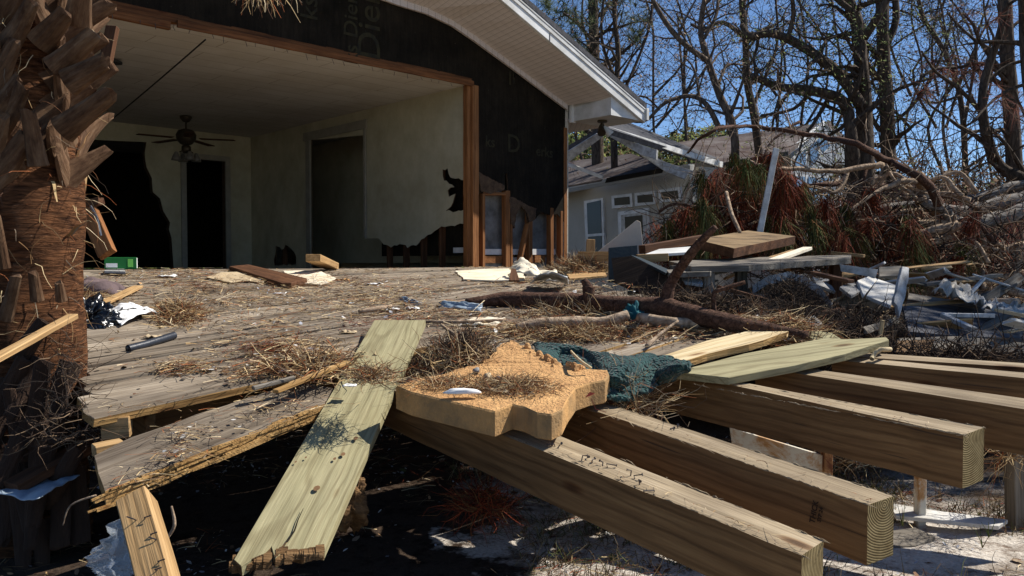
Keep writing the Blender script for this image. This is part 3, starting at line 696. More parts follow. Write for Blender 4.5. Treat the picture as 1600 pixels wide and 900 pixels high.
# dark cord slanting from the header to the back of the room
mb = MB(); p, q_ = gwall(321, 62, 0.02), at(140, 215, 11.0); mb.tube([p.lerp(q_, t / 20) - UP * (.12 * 4 * (t / 20) * (1 - t / 20)) * .1 for t in range(21)], .008, 6)
tag(mb.build('slanting_cord', M['rope']), 'dark cord slanting across the ceiling from the header beam', 'cord')
# smoke detector stub
mb = MB(); p = at(178, 120, 9.0); p.z = zc - .03; mb.tube([p, p - UP * .02], .09, 14); tag(mb.build('ceiling_vent', M['ink']), 'small dark round vent on the ceiling behind the palm', 'vent')

# ================================================================== NEIGHBOUR HOUSES
O2 = at(885, 411, 20.0); V2 = Vector((.414, -.910, 0)).normalized(); N2 = Vector((-.910, -.414, 0)).normalized()
def p2(px, py, off=0): return onp(px, py, O2 + N2 * off, N2)
h2 = thing('beige_house', 'tan sided house with white trimmed transom windows and a collapsed porch gable', 'house', Vector((O2.x + 2, O2.y - 2, 0)))
slab('wall', [p2(800, 306), p2(1075, 256), p2(1100, 446), p2(800, 470)], .15, V2, M['siding'], h2)
mb = MB(); b0 = p2(800, 306); e0 = p2(1084, 254); mb.box((b0 + e0) / 2 - N2 * 1.15 - UP * 1.5, (e0 - b0) / 2 * .96, N2 * .9, UP * 1.45); mb.build('wall', M['siding'], h2)
def win2(name, q, inner, gm):
    o = slab(name, [p2(x, y, .05) for x, y in q], .06, V2, M['white'], h2)
    cx = sum(x for x, y in q) / 4; cy = sum(y for x, y in q) / 4
    g = slab('pane', [p2(cx + (x - cx) * inner[0], cy + (y - cy) * inner[1], .062) for x, y in q], .01, V2, gm, h2)
    gm_ = o.matrix_basis.inverted() @ g.matrix_basis; g.parent = o; g.matrix_basis = gm_
    return o
M['tanglass'] = plain('shaded_pane', rgb(84, 78, 62), 0.6, 0.2, 3, spec=0.1, bump=0)
win2('window', [(955, 306), (987, 302), (988, 323), (956, 326)], (.74, .58), M['tanglass'])
win2('window', [(991, 302), (1023, 298), (1024, 319), (992, 322)], (.74, .58), M['tanglass'])
win2('window', [(1028, 297), (1062, 292), (1064, 313), (1030, 317)], (.76, .58), M['tanglass'])
win2('window', [(912, 314), (942, 309), (945, 400), (916, 404)], (.72, .92), M['glass'])
slab('window_rail', [p2(917, 366, .07), p2(944, 364, .07), p2(944, 368, .07), p2(917, 370, .07)], .03, V2, M['white'], h2)
slab('door_frame', [p2(965, 331, .04), p2(1013, 325, .04), p2(1016, 420, .04), p2(968, 424, .04)], .05, V2, M['white'], h2)
slab('door', [p2(970, 336, .06), p2(1009, 331, .06), p2(1011, 420, .06), p2(972, 424, .06)], .03, V2, M['whitedirty'], h2)
slab('door_pane', [p2(976, 339, .07), p2(1003, 336, .07), p2(1004, 365, .07), p2(977, 368, .07)], .02, V2, M['tanglass'], h2)
# low roof with needles, eave board, black strip standing for the sagging dark gap
eL, eR = p2(800, 306, .45), p2(1040, 262, .45)
slab('roof', [eL, eR, at(1026, 254, 20.5), at(987, 240, 22.0), at(880, 253, 25), at(800, 262, 27)], .08, V2, M['oldroof'], h2)
slab('eave_board', [p2(800, 309, .46), p2(1078, 258, .46), p2(1078, 266, .46), p2(800, 317, .46)], .04, V2, M['siding'], h2)
slab('dark_gap_strip', [p2(948, 278, .47), p2(1038, 262, .47), p2(1034, 270, .47), p2(945, 286, .47)], .03, V2, M['felt'], h2)
# leaning porch gable
slab('rake_board', [at(880, 240, 15.5), at(933, 207, 15), at(943, 212, 15), at(892, 250, 15.5), at(880, 258, 15.5)], .06, (1, 0, .5), M['bluewhite'], h2)
slab('rake_board', [at(940, 206, 15), at(1026, 234, 14.2), at(1025, 249, 14.2), at(1000, 241, 14.4)], .06, (1, 0, -.4), M['bluewhite'], h2)
slab('rake_board', [at(998, 240, 14.6), at(1026, 248, 14.5), at(1058, 262, 14.3), at(1076, 268, 14.2), at(1070, 280, 14.2), at(1040, 268, 14.4)], .06, (1, 0, -.4), M['bluewhite'], h2)
slab('porch_roof', [at(946, 199, 14.1), at(980, 190, 17.4), at(1068, 226, 20.0), at(1122, 247, 20.0), at(1129, 257, 17.5)], .10, (1, 0, -.4), M['shingle'], h2)
slab('fascia_board', [at(946, 196, 14.0), at(1130, 253, 17.4), at(1130, 262, 17.4), at(946, 203, 14.0)], .05, (1, 0, -.3), M['white'], h2)
slab('porch_roof', [at(880, 232, 15.6), at(936, 200, 15), at(950, 197, 18), at(900, 222, 19)], .08, (1, 0, .5), M['shingle'], h2)
slab('gutter', [at(1036, 252, 13.9), at(1118, 278, 13.6), at(1116, 284, 13.6), at(1036, 258, 13.9)], .05, (1, 0, -.3), M['bluewhite'], h2)
beam('loose_trim', at(888, 257, 17), at(942, 277, 16.4), .05, .07, M['white'], h2)
beam('porch_post', at(1015, 246, 15.5), at(1048, 262, 16.5), .07, .1, M['bluewhite'], h2)
h3 = thing('far_gable_house', 'distant white house with a brown shingled roof and blue tinted gable windows', 'house', at(1220, 430, 27))
h3.location.z = 0
slab('roof', [at(1060, 222, 26), at(1070, 231, 23.5), at(1118, 256, 23.0), at(1232, 236, 24.0), at(1290, 191, 27), at(1180, 206, 29)], .12, (1, 0, .1), M['oldroof'], h3)
slab('roof', [at(1286, 190, 26.8), at(1298, 189, 31), at(1400, 300, 33), at(1384, 300, 27.5)], .12, (1, 0, -1), M['oldroof'], h3)
slab('gable_wall', [at(1286, 196, 27), at(1382, 300, 27.5), at(1384, 440, 27.5), at(1235, 440, 24.3), at(1236, 238, 24.3)], .2, (1, .3, 0), M['siding3'], h3)
slab('side_wall', [at(1075, 256, 24.5), at(1236, 240, 24.3), at(1236, 440, 24.3), at(1080, 440, 24.5)], .2, (1, 0, 0), M['siding'], h3)
slab('rake_board', [at(1288, 188, 26.7), at(1231, 236, 23.9), at(1232, 243, 23.9), at(1290, 197, 26.7)], .06, (1, 0, 1), M['white'], h3)
slab('rake_board', [at(1286, 188, 26.7), at(1390, 303, 27.3), at(1384, 304, 27.3), at(1284, 196, 26.7)], .06, (1, 0, -1), M['whitedirty'], h3)
def win3(q, n):
    o = slab('window', [at(x, y, 23.9 + (x - 1236) / 1254 * 27) for x, y in q], .05, (1, .3, 0), M['white'], h3)
    (x0, y0), (x1, y1), (x2, y2), (x3, y3) = q
    M_ = M['blueplastic']
    for i in range(n):
        t0 = (i + .12) / n; t1 = (i + .88) / n
        slab('pane', [at(x0 + (x1 - x0) * t, y0 + (y1 - y0) * t + e, 23.84 + (x0 + (x1 - x0) * t - 1236) / 1254 * 27) for t, e in ((t0, 3), (t1, 3))] +
             [at(x3 + (x2 - x3) * t, y3 + (y2 - y3) * t - 3, 23.84 + (x0 + (x1 - x0) * t - 1236) / 1254 * 27) for t in (t1, t0)], .01, (1, .3, 0), M['skyglass'], h3)
M['skyglass'] = plain('reflecting_pane', rgb(120, 150, 180), 0.1, 0.4, 2, spec=0.8, bump=0)
win3([(1240, 246), (1262, 228), (1262, 262), (1240, 268)], 1); win3([(1264, 226), (1286, 208), (1300, 228), (1266, 262)], 2)
win3([(1242, 272), (1300, 276), (1300, 326), (1242, 330)], 3); win3([(1246, 340), (1296, 338), (1296, 382), (1246, 384)], 3)

# ================================================================== TREES
def wander(p, d, L, n, wob, r, grav=0.0):
    pts = [Vector(p)]; d = Vector(d).normalized()
    for i in range(n):
        d = (d + Vector((r.gauss(0, wob), r.gauss(0, wob), r.gauss(0, wob) + grav))).normalized(); pts.append(pts[-1] + d * (L / n))
    return pts
def branches(mb, lm, pts, r0, r1, level, r, o):
    """o: dict(n=children per metre, len, lens, leaf, tw)"""
    L = sum((pts[i + 1] - pts[i]).length for i in range(len(pts) - 1)); 
    cnt = max(2, int(L * o['n'][level] * r.uniform(.8, 1.2)))
    for k in range(cnt):
        t = r.uniform(o.get('t0', .25) if level == 0 else .12, 1.0) ** .9; f = t * (len(pts) - 1); i = min(int(f), len(pts) - 2); p = pts[i].lerp(pts[i + 1], f - i)
        ax = (pts[i + 1] - pts[i]).normalized(); sd_ = ax.orthogonal(); sd_.rotate(Matrix.Rotation(r.uniform(0, 6.28), 3, ax))
        d = ax * r.uniform(.25, .8) + sd_ * r.uniform(.6, 1.1) + UP * o.get('up', .15)
        ln = o['len'][level] * r.uniform(.5, 1.3) * (1.1 - .45 * t); rr_ = max(.0035, (r0 + (r1 - r0) * t) * r.uniform(.35, .6))
        seg = 5 if level == 0 else 4; q = wander(p, d, ln, seg, .23, r, o.get('grav', 0))
        last = level + 1 >= len(o['n'])
        mn = o.get('min', .006); ra = max(mn, rr_); mb.tube(q, [max(mn * .6, ra * (1 - .8 * j / seg)) for j in range(seg + 1)], 5 if level == 0 else 3, cap=False)
        if not last: branches(mb, lm, q, ra, ra * .3, level + 1, r, o)
        if lm is not None and (last or level >= 1):
            for j in range(1, len(q)):
                if r.random() < o['leaf']:
                    for _ in range(o.get('lc', 1)):
                        s_ = o.get('ls', .06) * r.uniform(.6, 1.4); c = q[j] + Vector((r.gauss(0, .12), r.gauss(0, .12), r.gauss(0, .12)))
                        u = Vector((r.gauss(0, 1), r.gauss(0, 1), r.gauss(0, 1))).normalized(); v = u.orthogonal().normalized()
                        lm.add([c - u * s_, c - v * s_ * .55, c + u * s_, c + v * s_ * .55], [(0, 1, 2, 3)])
def tree(name, label, Y, limbs, o, barkm, leafm, group=None, seed=1, needle=None):
    r = random.Random(seed); base = at(limbs[0][0][0][0], 411, Y); base.z = gh(base.x, base.y)
    t = thing(name, label, 'tree', base, group)
    tb = MB(); cb = MB(); lm = MB()
    for li, (pp, ra, rb) in enumerate(limbs):
        pts = []; dy = 0 if li == 0 else r.uniform(-.6, .6)
        for i, (x, y) in enumerate(pp):
            dyy = dy * i / len(pp) * (2 if li else 0) + (r.uniform(-.15, .15) if i else 0); pts.append(at(x, y, Y + dyy))
        if li == 0: pts = [Vector((pts[0].x, pts[0].y, base.z - .1))] + pts
        sm = []
        for i in range(len(pts) - 1):                      # smooth the polyline
            a = pts[max(i - 1, 0)]; b = pts[i]; c = pts[i + 1]; d = pts[min(i + 2, len(pts) - 1)]
            for k in range(4):
                u = k / 4; sm.append(.5 * ((2 * b) + (c - a) * u + (2 * a - 5 * b + 4 * c - d) * u * u + (3 * b - a - 3 * c + d) * u ** 3))
        sm.append(pts[-1]); n = len(sm)
        rad = [(ra + (rb - ra) * i / (n - 1)) * (.84 if 'oak' in name else .76) * (1 + .1 * noise.noise(sm[i] * 2)) * Y / F for i in range(n)]
        tb.tube(sm, rad, 9 if ra > 8 else 6)
        branches(cb, lm, sm, rad[0], rad[-1], 0, r, o)
    tb.build('trunk', barkm, t, smooth=True)
    if cb.v: cb.build('branches', barkm, t)
    if needle:
        nm = MB()
        for _ in range(needle['n']):
            x, y = needle['px'][r.randrange(len(needle['px']))]; c = at(x + r.gauss(0, needle['s']), y + r.gauss(0, needle['s'] * .7), Y + r.gauss(0, .8))
            for k in range(26):
                d = Vector((r.gauss(0, 1), r.gauss(0, 1), r.gauss(0, 1) + needle.get('dz', .2))).normalized(); sdv = d.orthogonal().normalized()
                nm.strip([c, c + d * needle['l'] * r.uniform(.6, 1.2)], .007 * Y / 18, sdv, 0)
        nm.build('needles', needle['m'], t)
    if lm.v: lm.build('leaves', leafm, t)
    return t
bare = dict(n=(1.9, 3.0, 4.2), len=(2.2, 1.2, .6), leaf=.62, ls=.034, up=.1, min=.005)
bare2 = dict(n=(1.7, 2.6, 3.4), len=(2.4, 1.4, .7), leaf=.55, ls=.042, up=.1, min=.006)
oak = dict(n=(1.7, 3.0, 4.2), len=(2.0, 1.1, .55), leaf=.75, ls=.036, up=.12, min=.005, lc=2)
tree('pine_tree', 'tall pine with green needle tufts just right of the white roof edge', 22, [([(934, 250), (930, 150), (928, 60), (925, -60)], 13, 10), ([(931, 70), (905, 40), (880, 20)], 4, 2), ([(930, 100), (900, 70), (870, 62)], 3, 1.5), ([(930, 30), (960, 0), (985, -30)], 4, 2), ([(932, 140), (955, 110), (975, 70)], 3, 1.5)], dict(bare, n=(.9, 1.6, 2.0), leaf=.1), M['darkbark'], M['dryleaf'], seed=11,
     needle=dict(n=150, px=[(880, 20), (905, 35), (860, 5), (900, 60), (925, 15), (870, 40), (905, 90), (990, 60), (965, 10), (930, -10), (1000, 30)], s=13, l=.3, m=M['pineneedle']))
tree('bare_tree', 'slender bare tree standing between the green pine and the leaning bare tree', 20, [([(960, 260), (958, 170), (966, 90), (960, 20), (965, -50)], 8, 4), ([(958, 170), (985, 120), (1015, 40), (1020, -30)], 4, 2), ([(960, 120), (940, 60), (945, -20)], 4, 2), ([(962, 190), (1000, 150), (1030, 170)], 3, 1.5)], bare, M['darkbark'], M['dryleaf'], seed=12)
tree('bare_tree', 'bare tree leaning left above the collapsed porch gable, with a low curling limb', 18, [([(1148, 300), (1147, 205), (1125, 150), (1105, 90), (1095, 40), (1110, -40)], 10, 5), ([(1126, 205), (1105, 165), (1080, 150), (1040, 160), (1005, 190), (960, 180)], 6, 2.5), ([(1105, 95), (1060, 60), (1025, 10), (1010, -30)], 6, 4), ([(1100, 60), (1120, 20), (1122, -30)], 4, 3), ([(1095, 165), (1085, 110), (1070, 90)], 3, 1.5)], bare, M['bark'], M['dryleaf'], seed=13)
tree('bare_tree', 'straight bare tree with a hooked limb left of the big oak', 21, [([(1190, 300), (1180, 190), (1168, 130), (1165, 60), (1160, 0), (1170, -50)], 9, 6), ([(1165, 60), (1130, 35), (1100, 45), (1080, 38)], 5, 3), ([(1175, 170), (1200, 110), (1215, 60), (1210, -20)], 4, 2)], bare, M['darkbark'], M['dryleaf'], seed=14)
tree('live_oak', 'large dark live oak with thick twisting limbs above the far house roof', 17, [([(1338, 420), (1335, 300), (1330, 215), (1318, 160), (1270, 142), (1215, 135), (1175, 118)], 16, 6), ([(1355, 400), (1352, 240), (1350, 170), (1345, 100), (1340, 40), (1325, 0), (1315, -50)], 17, 10),
     ([(1345, 165), (1315, 120), (1280, 90), (1240, 65), (1205, 52), (1172, 56), (1160, 40)], 11, 6), ([(1350, 60), (1375, 20), (1400, -30)], 8, 6), ([(1230, 62), (1240, 20), (1230, -40)], 5, 3), ([(1335, 20), (1300, -10), (1280, -50)], 6, 4), ([(1270, 140), (1240, 170), (1190, 180)], 4, 2)], oak, M['darkbark'], M['oakleaf'], seed=15)
tree('live_oak', 'thick upright trunk standing close behind the right side of the big oak', 19, [([(1390, 420), (1388, 250), (1385, 150), (1380, 80), (1378, -50)], 15, 11), ([(1384, 70), (1400, 30), (1395, -40)], 8, 5), ([(1386, 200), (1430, 160), (1470, 90), (1490, 20)], 4, 2), ([(1383, 130), (1350, 90), (1335, 30)], 4, 2)], oak, M['darkbark'], M['oakleaf'], seed=16)
tree('bare_tree', 'thin dark tree between the oak trunks and the curved tree', 23, [([(1512, 420), (1508, 250), (1500, 150), (1475, 80), (1440, 20), (1430, -50)], 7, 4), ([(1505, 200), (1520, 120), (1530, 40)], 4, 2), ([(1500, 150), (1450, 160), (1420, 120)], 3, 1.5)], bare2, M['darkbark'], M['dryleaf'], seed=17)
tree('curved_tree', 'dark tree with a trunk bending in a wide hook down to the right', 13, [([(1680, 320), (1600, 280), (1565, 262), (1545, 225), (1535, 170), (1540, 120), (1560, 60), (1575, 0)], 14, 6), ([(1600, 270), (1575, 230), (1552, 205)], 5, 3), ([(1537, 180), (1500, 140), (1462, 112), (1440, 80)], 5, 2), ([(1540, 130), (1580, 100), (1640, 90)], 5, 3)], dict(bare, n=(1.0, 2.0, 2.6), len=(1.6, .9, .45)), M['darkbark'], M['dryleaf'], seed=18)
tree('pine_tree', 'tall thick pine trunk near the right edge with rust red hanging needles', 15, [([(1588, 420), (1584, 250), (1578, 150), (1572, 60), (1568, -60)], 17, 13), ([(1576, 130), (1540, 100), (1500, 105), (1455, 110), (1430, 135)], 4, 2), ([(1574, 90), (1520, 60), (1480, 20)], 4, 2), ([(1572, 50), (1610, 20), (1650, 0)], 4, 2)], dict(bare, n=(.9, 1.7, 2.2), len=(1.7, .9, .45), leaf=.05), M['darkbark'], M['dryleaf'], seed=19,
     needle=dict(n=34, px=[(1440, 145), (1478, 118), (1500, 100), (1530, 115), (1560, 130), (1590, 150), (1470, 105), (1515, 20)], s=12, l=.42, dz=-1.2, m=M['redneedle']))
tree('pine_tree', 'dark pine trunk in the top right corner, half out of view', 12.5, [([(1625, 420), (1615, 200), (1605, 100), (1598, -60)], 14, 12), ([(1605, 130), (1560, 150), (1520, 190)], 4, 2)], dict(bare, n=(.8, 1.6, 2.0), len=(1.3, .8, .4), leaf=.05), M['darkbark'], M['dryleaf'], seed=20,
     needle=dict(n=14, px=[(1570, 160), (1590, 180), (1560, 20)], s=12, l=.4, dz=-1.2, m=M['redneedle']))
r_ = random.Random(5)
for k, (x, Y, lab) in enumerate([(905, 30, 'thin background tree seen through the gap under the white eave'), (1035, 32, 'thin background tree right of the eave tip, behind the leaning bare tree'), (1215, 30, 'thin background tree just left of the far house peak'), (1262, 34, 'thin background tree directly behind the far house peak'), (1420, 28, 'thin background tree right of the second oak trunk'), (1452, 34, 'faint thin tree between the oaks and the hooked trunk'), (1485, 30, 'slender background tree left of the thin dark tree'), (1545, 36, 'faint background tree behind the hooked trunk'), (1085, 36, 'faint background tree behind the curling limb'), (1310, 30, 'background tree behind the left oak trunk')]):
    lean = r_.uniform(-30, 30)
    tree('background_tree', lab, Y, [([(x, 400), (x + lean * .5 + 10, 290), (x + lean * .2 - 8, 200), (x + lean + 14, 110), (x + lean * .6, 30), (x + lean * 1.6, -50)], r_.uniform(2.6, 4.4), 1.8), ([(x + lean * .4, 200), (x + r_.uniform(-60, 60), 110), (x + r_.uniform(-70, 70), 20)], 3, 1.5), ([(x + lean * .5, 150), (x + r_.uniform(-50, 50), 70), (x + r_.uniform(-70, 70), -40)], 3, 1.5)],
         dict(n=(1.2, 1.8, 2.2), len=(3.0, 1.6, .9), leaf=.5, ls=.06, up=.1, min=.008), M['darkbark'], M['dryleaf'], None, 40 + k)
# thicket and distant woods that read as masses
def mass(name, n, area, mat, label, cat, ls, stems=0, seed=2):
    r = random.Random(seed); mb = MB()
    for _ in range(n):
        px0, px1, pt, pb, Y0, Y1 = area; x = r.uniform(px0, px1); Y = r.uniform(Y0, Y1)
        top = pt + 28 * noise.noise(Vector((x * .02, Y * .2, seed))); y = top + (pb - top) * r.random() ** .8; c = at(x, y, Y); s_ = ls * r.uniform(.5, 1.4)
        u = Vector((r.gauss(0, 1), r.gauss(0, 1), r.gauss(0, 1))).normalized(); v = u.orthogonal().normalized(); mb.add([c - u * s_, c - v * s_ * .6, c + u * s_, c + v * s_ * .6], [(0, 1, 2, 3)])
    for _ in range(stems):
        px0, px1, pt, pb, Y0, Y1 = area; x = r.uniform(px0, px1); Y = r.uniform(Y0, Y1); p = at(x, pb, Y); q = wander(p, (r.gauss(0, .5), r.gauss(0, .3), 1), r.uniform(1.5, 4.5), 5, .25, r)
        mb.tube(q, [.02, .018, .014, .011, .008, .006], 3, cap=False)
    o = mb.build(name, mat); o['kind'] = 'stuff'; o['label'] = label; return o
mass('woodland_thicket', 16000, (1290, 1750, 250, 430, 17, 24), M['dryleaf'], 'brown leafless thicket below the trees on the right', 'thicket', .055, 900, 2)
mass('distant_treeline', 26000, (860, 1140, 205, 330, 36, 46), M['oakleaf'], 'low green treeline behind the collapsed gable', 'trees', .12, 0, 3)
mass('distant_treeline', 30000, (1130, 1800, 285, 400, 38, 50), M['dryleaf'], 'distant brown and green woods along the horizon at right', 'trees', .14, 500, 4)
def ring(name, seed, x0, x1, y0, y1, n, zt):
    r = random.Random(seed); mb = MB()
    for _ in range(n):
        x = r.uniform(x0, x1); y = r.uniform(y0, y1); c = Vector((x, y, r.random() * zt * (1 + .4 * noise.noise(Vector((x * .1, y * .1, seed)))))); s_ = .25 * r.uniform(.5, 1.4)
        u = Vector((r.gauss(0, 1), r.gauss(0, 1), r.gauss(0, 1))).normalized(); v = u.orthogonal().normalized(); mb.add([c - u * s_, c - v * s_ * .6, c + u * s_, c + v * s_ * .6], [(0, 1, 2, 3)])
    o = mb.build(name, M['oakleaf']); o['kind'] = 'stuff'; o['label'] = 'far woods around the clearing'; return o
ring('far_woods', 8, -70, 90, 60, 80, 14000, 5.5)

# ================================================================== THE SAGGING DECK
deck = thing('wooden_deck', 'sagging weathered wooden deck with bare joists sticking out at the right front', 'deck', hp(-3.5, 3, 0))
rd = random.Random(21)
def board(a0, a1, q0, q1, h=0.0, th=.038, mat='deck', rag=.0, name='deck_board', mats=None):
    n = max(3, int((a1 - a0) / .22)); mid = dp((a0 + a1) / 2, (q0 + q1) / 2, h); m4 = frame(mid, dp(a1, (q0 + q1) / 2, h) - dp(a0, (q0 + q1) / 2, h), UP); inv = m4.inverted()
    vs = []; fs = []; mi = []
    k = 4
    tilt = rd.uniform(-.004, .004); lift0 = rd.uniform(0, .004)
    for i in range(n + 1):
        a = a0 + (a1 - a0) * i / n
        wob = 0.0022 * math.sin(a * 2.3 + q0 * 9)
        for j in range(k):
            q = q0 + (q1 - q0) * j / (k - 1); e = rd.uniform(-rag, rag) if i in (0, n) else 0
            cup = .002 * (2 * j / (k - 1) - 1) ** 2
            edge = (rd.uniform(-.0018, .0018) if j in (0, k - 1) else 0)
            vs.append(inv @ dp(a + e, q + edge + wob, h + lift0 + tilt * (j - 1.5) + cup))
        for j in range(k - 1, -1, -1):
            q = q0 + (q1 - q0) * j / (k - 1); vs.append(inv @ dp(a, q + wob, h - th))
    w8 = 2 * k
    for i in range(n):
        for j in range(w8):
            x = i * w8 + j; y = i * w8 + (j + 1) % w8; fs.append((x, x + w8, y + w8, y)); mi.append(1 if j in (k - 1, w8 - 1) else 0)
    fs.append(tuple(range(w8))); fs.append(tuple(n * w8 + j for j in range(w8))[::-1]); mi += [1, 1]
    return finish(name, vs, fs, mats or [M[mat], M['deckedge'] if q1 > 4 else M['deck']], deck, m4, mi, False, .0025)
q = 0.02; bw = .138
def aleft(q): return -5.79 + .26 * (4.35 - q)
def aright(q): return .75 if q < 1.7 else -1.15 - (q - 1.7) * .36
while q + bw <= 4.37:
    L0, L1 = aleft(q + bw / 2) + rd.uniform(-.02, .02), aright(q) + rd.uniform(-.12, .12)
    js = [L0, L1]
    c = rd.uniform(.25, .75)
    if rd.random() < .45 and q < 4.0: js.insert(1, L0 + (L1 - L0) * c)
    for i in range(len(js) - 1):
        board(js[i] + (.003 if i else 0), js[i + 1], q, q + bw, rd.uniform(-.002, .003), rag=.006)
    q += bw + rd.uniform(.010, .022)
# splintered boards further out at the right
qq = 4.385; ks = [-3.98, -3.95, -3.9, -3.85, -3.8, -3.75, -3.7]
for i, k0 in enumerate(ks):
    L1 = -2.25 - (qq - 4.35) * .36 + rd.uniform(-.1, .12)
    board(k0 + rd.uniform(-.05, .05), L1, qq, qq + bw, rd.uniform(-.003, .006), rag=.05)
    qq += bw + rd.uniform(.008, .02)
# second piece of split yellow wood at the very edge
# exposed joists, given by the edges of their top faces in the photo
def joist(left, right, h, far_l, far_r, top=-.042, lab=None, end=True):
    poly = [surf(*left, top), surf(*right, top), surf(*far_r, top), surf(*far_l, top)]
    xd = (poly[0] + poly[1]) - (poly[2] + poly[3])
    # refine the outline so the arrises can be worn
    o = slab('joist', poly, h, xd, [M['jtop'], M['joist'], M['jend']], deck, bevel=.004, sidemat=1, sub=.11, jitter=.0045, down=(0, 0, -1), endmat=2)
    # end faces only at the near end
    if lab: o['label'] = lab
    return o
joist((1253, 868), (1287, 845), .185, (598, 603), (640, 588), lab='nearest joist, its cut end reaching the bottom edge of the photo')
joist((1355, 789), (1397, 775), .19, (860, 617), (893, 612), lab='second joist from the front with black stamped letters near its end')
joist((1505, 680), (1538, 668), .20, (1000, 570), (1050, 577), lab='third joist, with a knotty end above the metal post')
joist((1700, 655), (1730, 640), .185, (1180, 573), (1200, 567))
joist((1700, 600), (1730, 594), .17, (1300, 562), (1310, 556))
joist((1700, 580), (1730, 576), .15, (1340, 558), (1350, 551))
# dark stamps on the joist sides
def sidestamp(px, py, txt, size, lab):
    p = surf(1355, 789, -.042); p2_ = surf(1000, 660, -.042)
def stamp(edge0, edge1, px, py, lines, size):
    a = surf(*edge0, -.042); b = surf(*edge1, -.042); d = (b - a); d.z = 0; d.normalize(); nn = Vector((d.y, -d.x, 0)); 
    if nn.dot(EYE - a) < 0: nn = -nn
    p = onp(px, py, a + nn * .004, nn); x = UP.cross(nn).normalized()
    m = Matrix((x, UP, nn)).transposed().to_4x4(); m.translation = p
    for i, s_ in enumerate(lines):
        text_mesh('grade_stamp', s_, size * (1.2 if i == 0 else .8), m @ Matrix.Rotation(R(80), 4, 'Z') @ Matrix.Translation((0, -.022 * i, 0)), M['stamp'], deck, bold=.0008)
stamp((1355, 789), (1100, 700), 1272, 800, ['THICK', 'SYP 24'], .022)
stamp((1253, 868), (1000, 757), 1163, 862, ['SYP 2', 'TPI'], .022)
# frayed arrises of the two nearest joists
for (l0, l1, r0_, r1_) in (((1253, 868), (660, 626), (1287, 845), (700, 608)), ((1355, 789), (905, 635), (1397, 775), (940, 628)), ((1505, 680), (1080, 600), (1538, 668), (1100, 590))):
    mb = MB()
    for k in range(90):
        e0, e1 = (l0, l1) if k % 3 else (r0_, r1_); t = rd.random() ** 1.3; c = surf(e0[0] + (e1[0] - e0[0]) * t, e0[1] + (e1[1] - e0[1]) * t, -.043); d = (surf(*e1, -.043) - surf(*e0, -.043)).normalized()
        L_ = rd.uniform(.01, .07); d2 = (d + Vector((rd.gauss(0, .12), rd.gauss(0, .12), rd.gauss(0, .1)))).normalized(); mb.tube([c - d2 * L_ * .5, c + Vector((0, 0, rd.uniform(-.002, .004))), c + d2 * L_ * .5], [.0005, rd.uniform(.0012, .003), .0005], 4)
    mb.build('edge_splinters', M['jtop'], deck)['kind'] = 'stuff'
# posts and a beam that carry the deck
for (a, q_) in ((-5.5, 4.0), (-3.0, 4.1), (-3.2, 1.8), (-5.2, 1.6), (-1.4, 3.6)):
    p = dp(a, q_, -.24); b = Vector((p.x, p.y, gh(p.x, p.y) - .1)); beam('post', p, b, .09, .09, M['grey'], deck, up=W)
for q_ in (1.6, 4.05):
    beam('cross_beam', dp(-5.5, q_, -.17), dp(-1.5 if q_ < 3 else -2.6, q_, -.17), .09, .19, M['joist'], deck)
for k in range(7):
    a = -5.5 + k * .55; beam('hidden_joist', dp(a, .1, -.12), dp(a, 4.2, -.14), .045, .15, M['joist'], deck)
beam('hanger_block', surf(160, 668, -.07), surf(205, 664, -.07), .09, .09, M['tan'], deck, bevel=.004)
beam('hanger_block', surf(146, 706, -.085), surf(192, 696, -.085), .07, .05, M['tan'], deck, bevel=.004)

# loose splintered plank at the left front
po = [surf(147, 712, -.05), surf(205, 683, -.05), surf(330, 640, -.055), surf(470, 596, -.05), surf(520, 606, -.05), surf(537, 618, -.06), surf(525, 628, -.06), surf(420, 668, -.065), surf(300, 713, -.07), surf(163, 768, -.07)]
lp = slab('loose_deck_plank', po, .055, po[3] - po[0], [M['deck'], M['deckedge']], None, sidemat=1, sub=.07, jitter=.006, bevel=.003)
tag(lp, 'broad grey loose deck board with a splintered yellow front edge, tilting down at the left', 'plank')
# splinters along its edge
mb = MB()
for k in range(150):
    t = rd.random() ** .6; e = po[9].lerp(po[5], t); L = rd.uniform(.06, .3); d = (po[5] - po[9]).normalized()
    p = e + Vector((0, 0, -rd.uniform(.0, .055))) + d.cross(UP) * rd.uniform(-.002, .02)
    mb.box(p, d * L / 2 + Vector((0, 0, rd.uniform(-.006, .006))), d.cross(UP) * rd.uniform(.002, .005), UP * rd.uniform(.002, .005))
o = mb.build('splinters', M['deckedge']); reparent(o, lp)
# long strips beside the plank
for i, (p, q2, w_, m_, lb) in enumerate([((430, 612), (545, 566), .035, 'deckedge', 'thin yellow split strip beside the upper green plank'), ((452, 601), (522, 573), .02, 'tan', 'short pale splinter lying on straw left of the green plank'), ((395, 607), (460, 590), .03, 'grey', 'small grey splinter at the deck edge left of the green plank')]):
    tag(beam('wood_splinter', surf(*p, .02), surf(*q2, .03), w_, .018, M[m_]), lb, 'splinter')

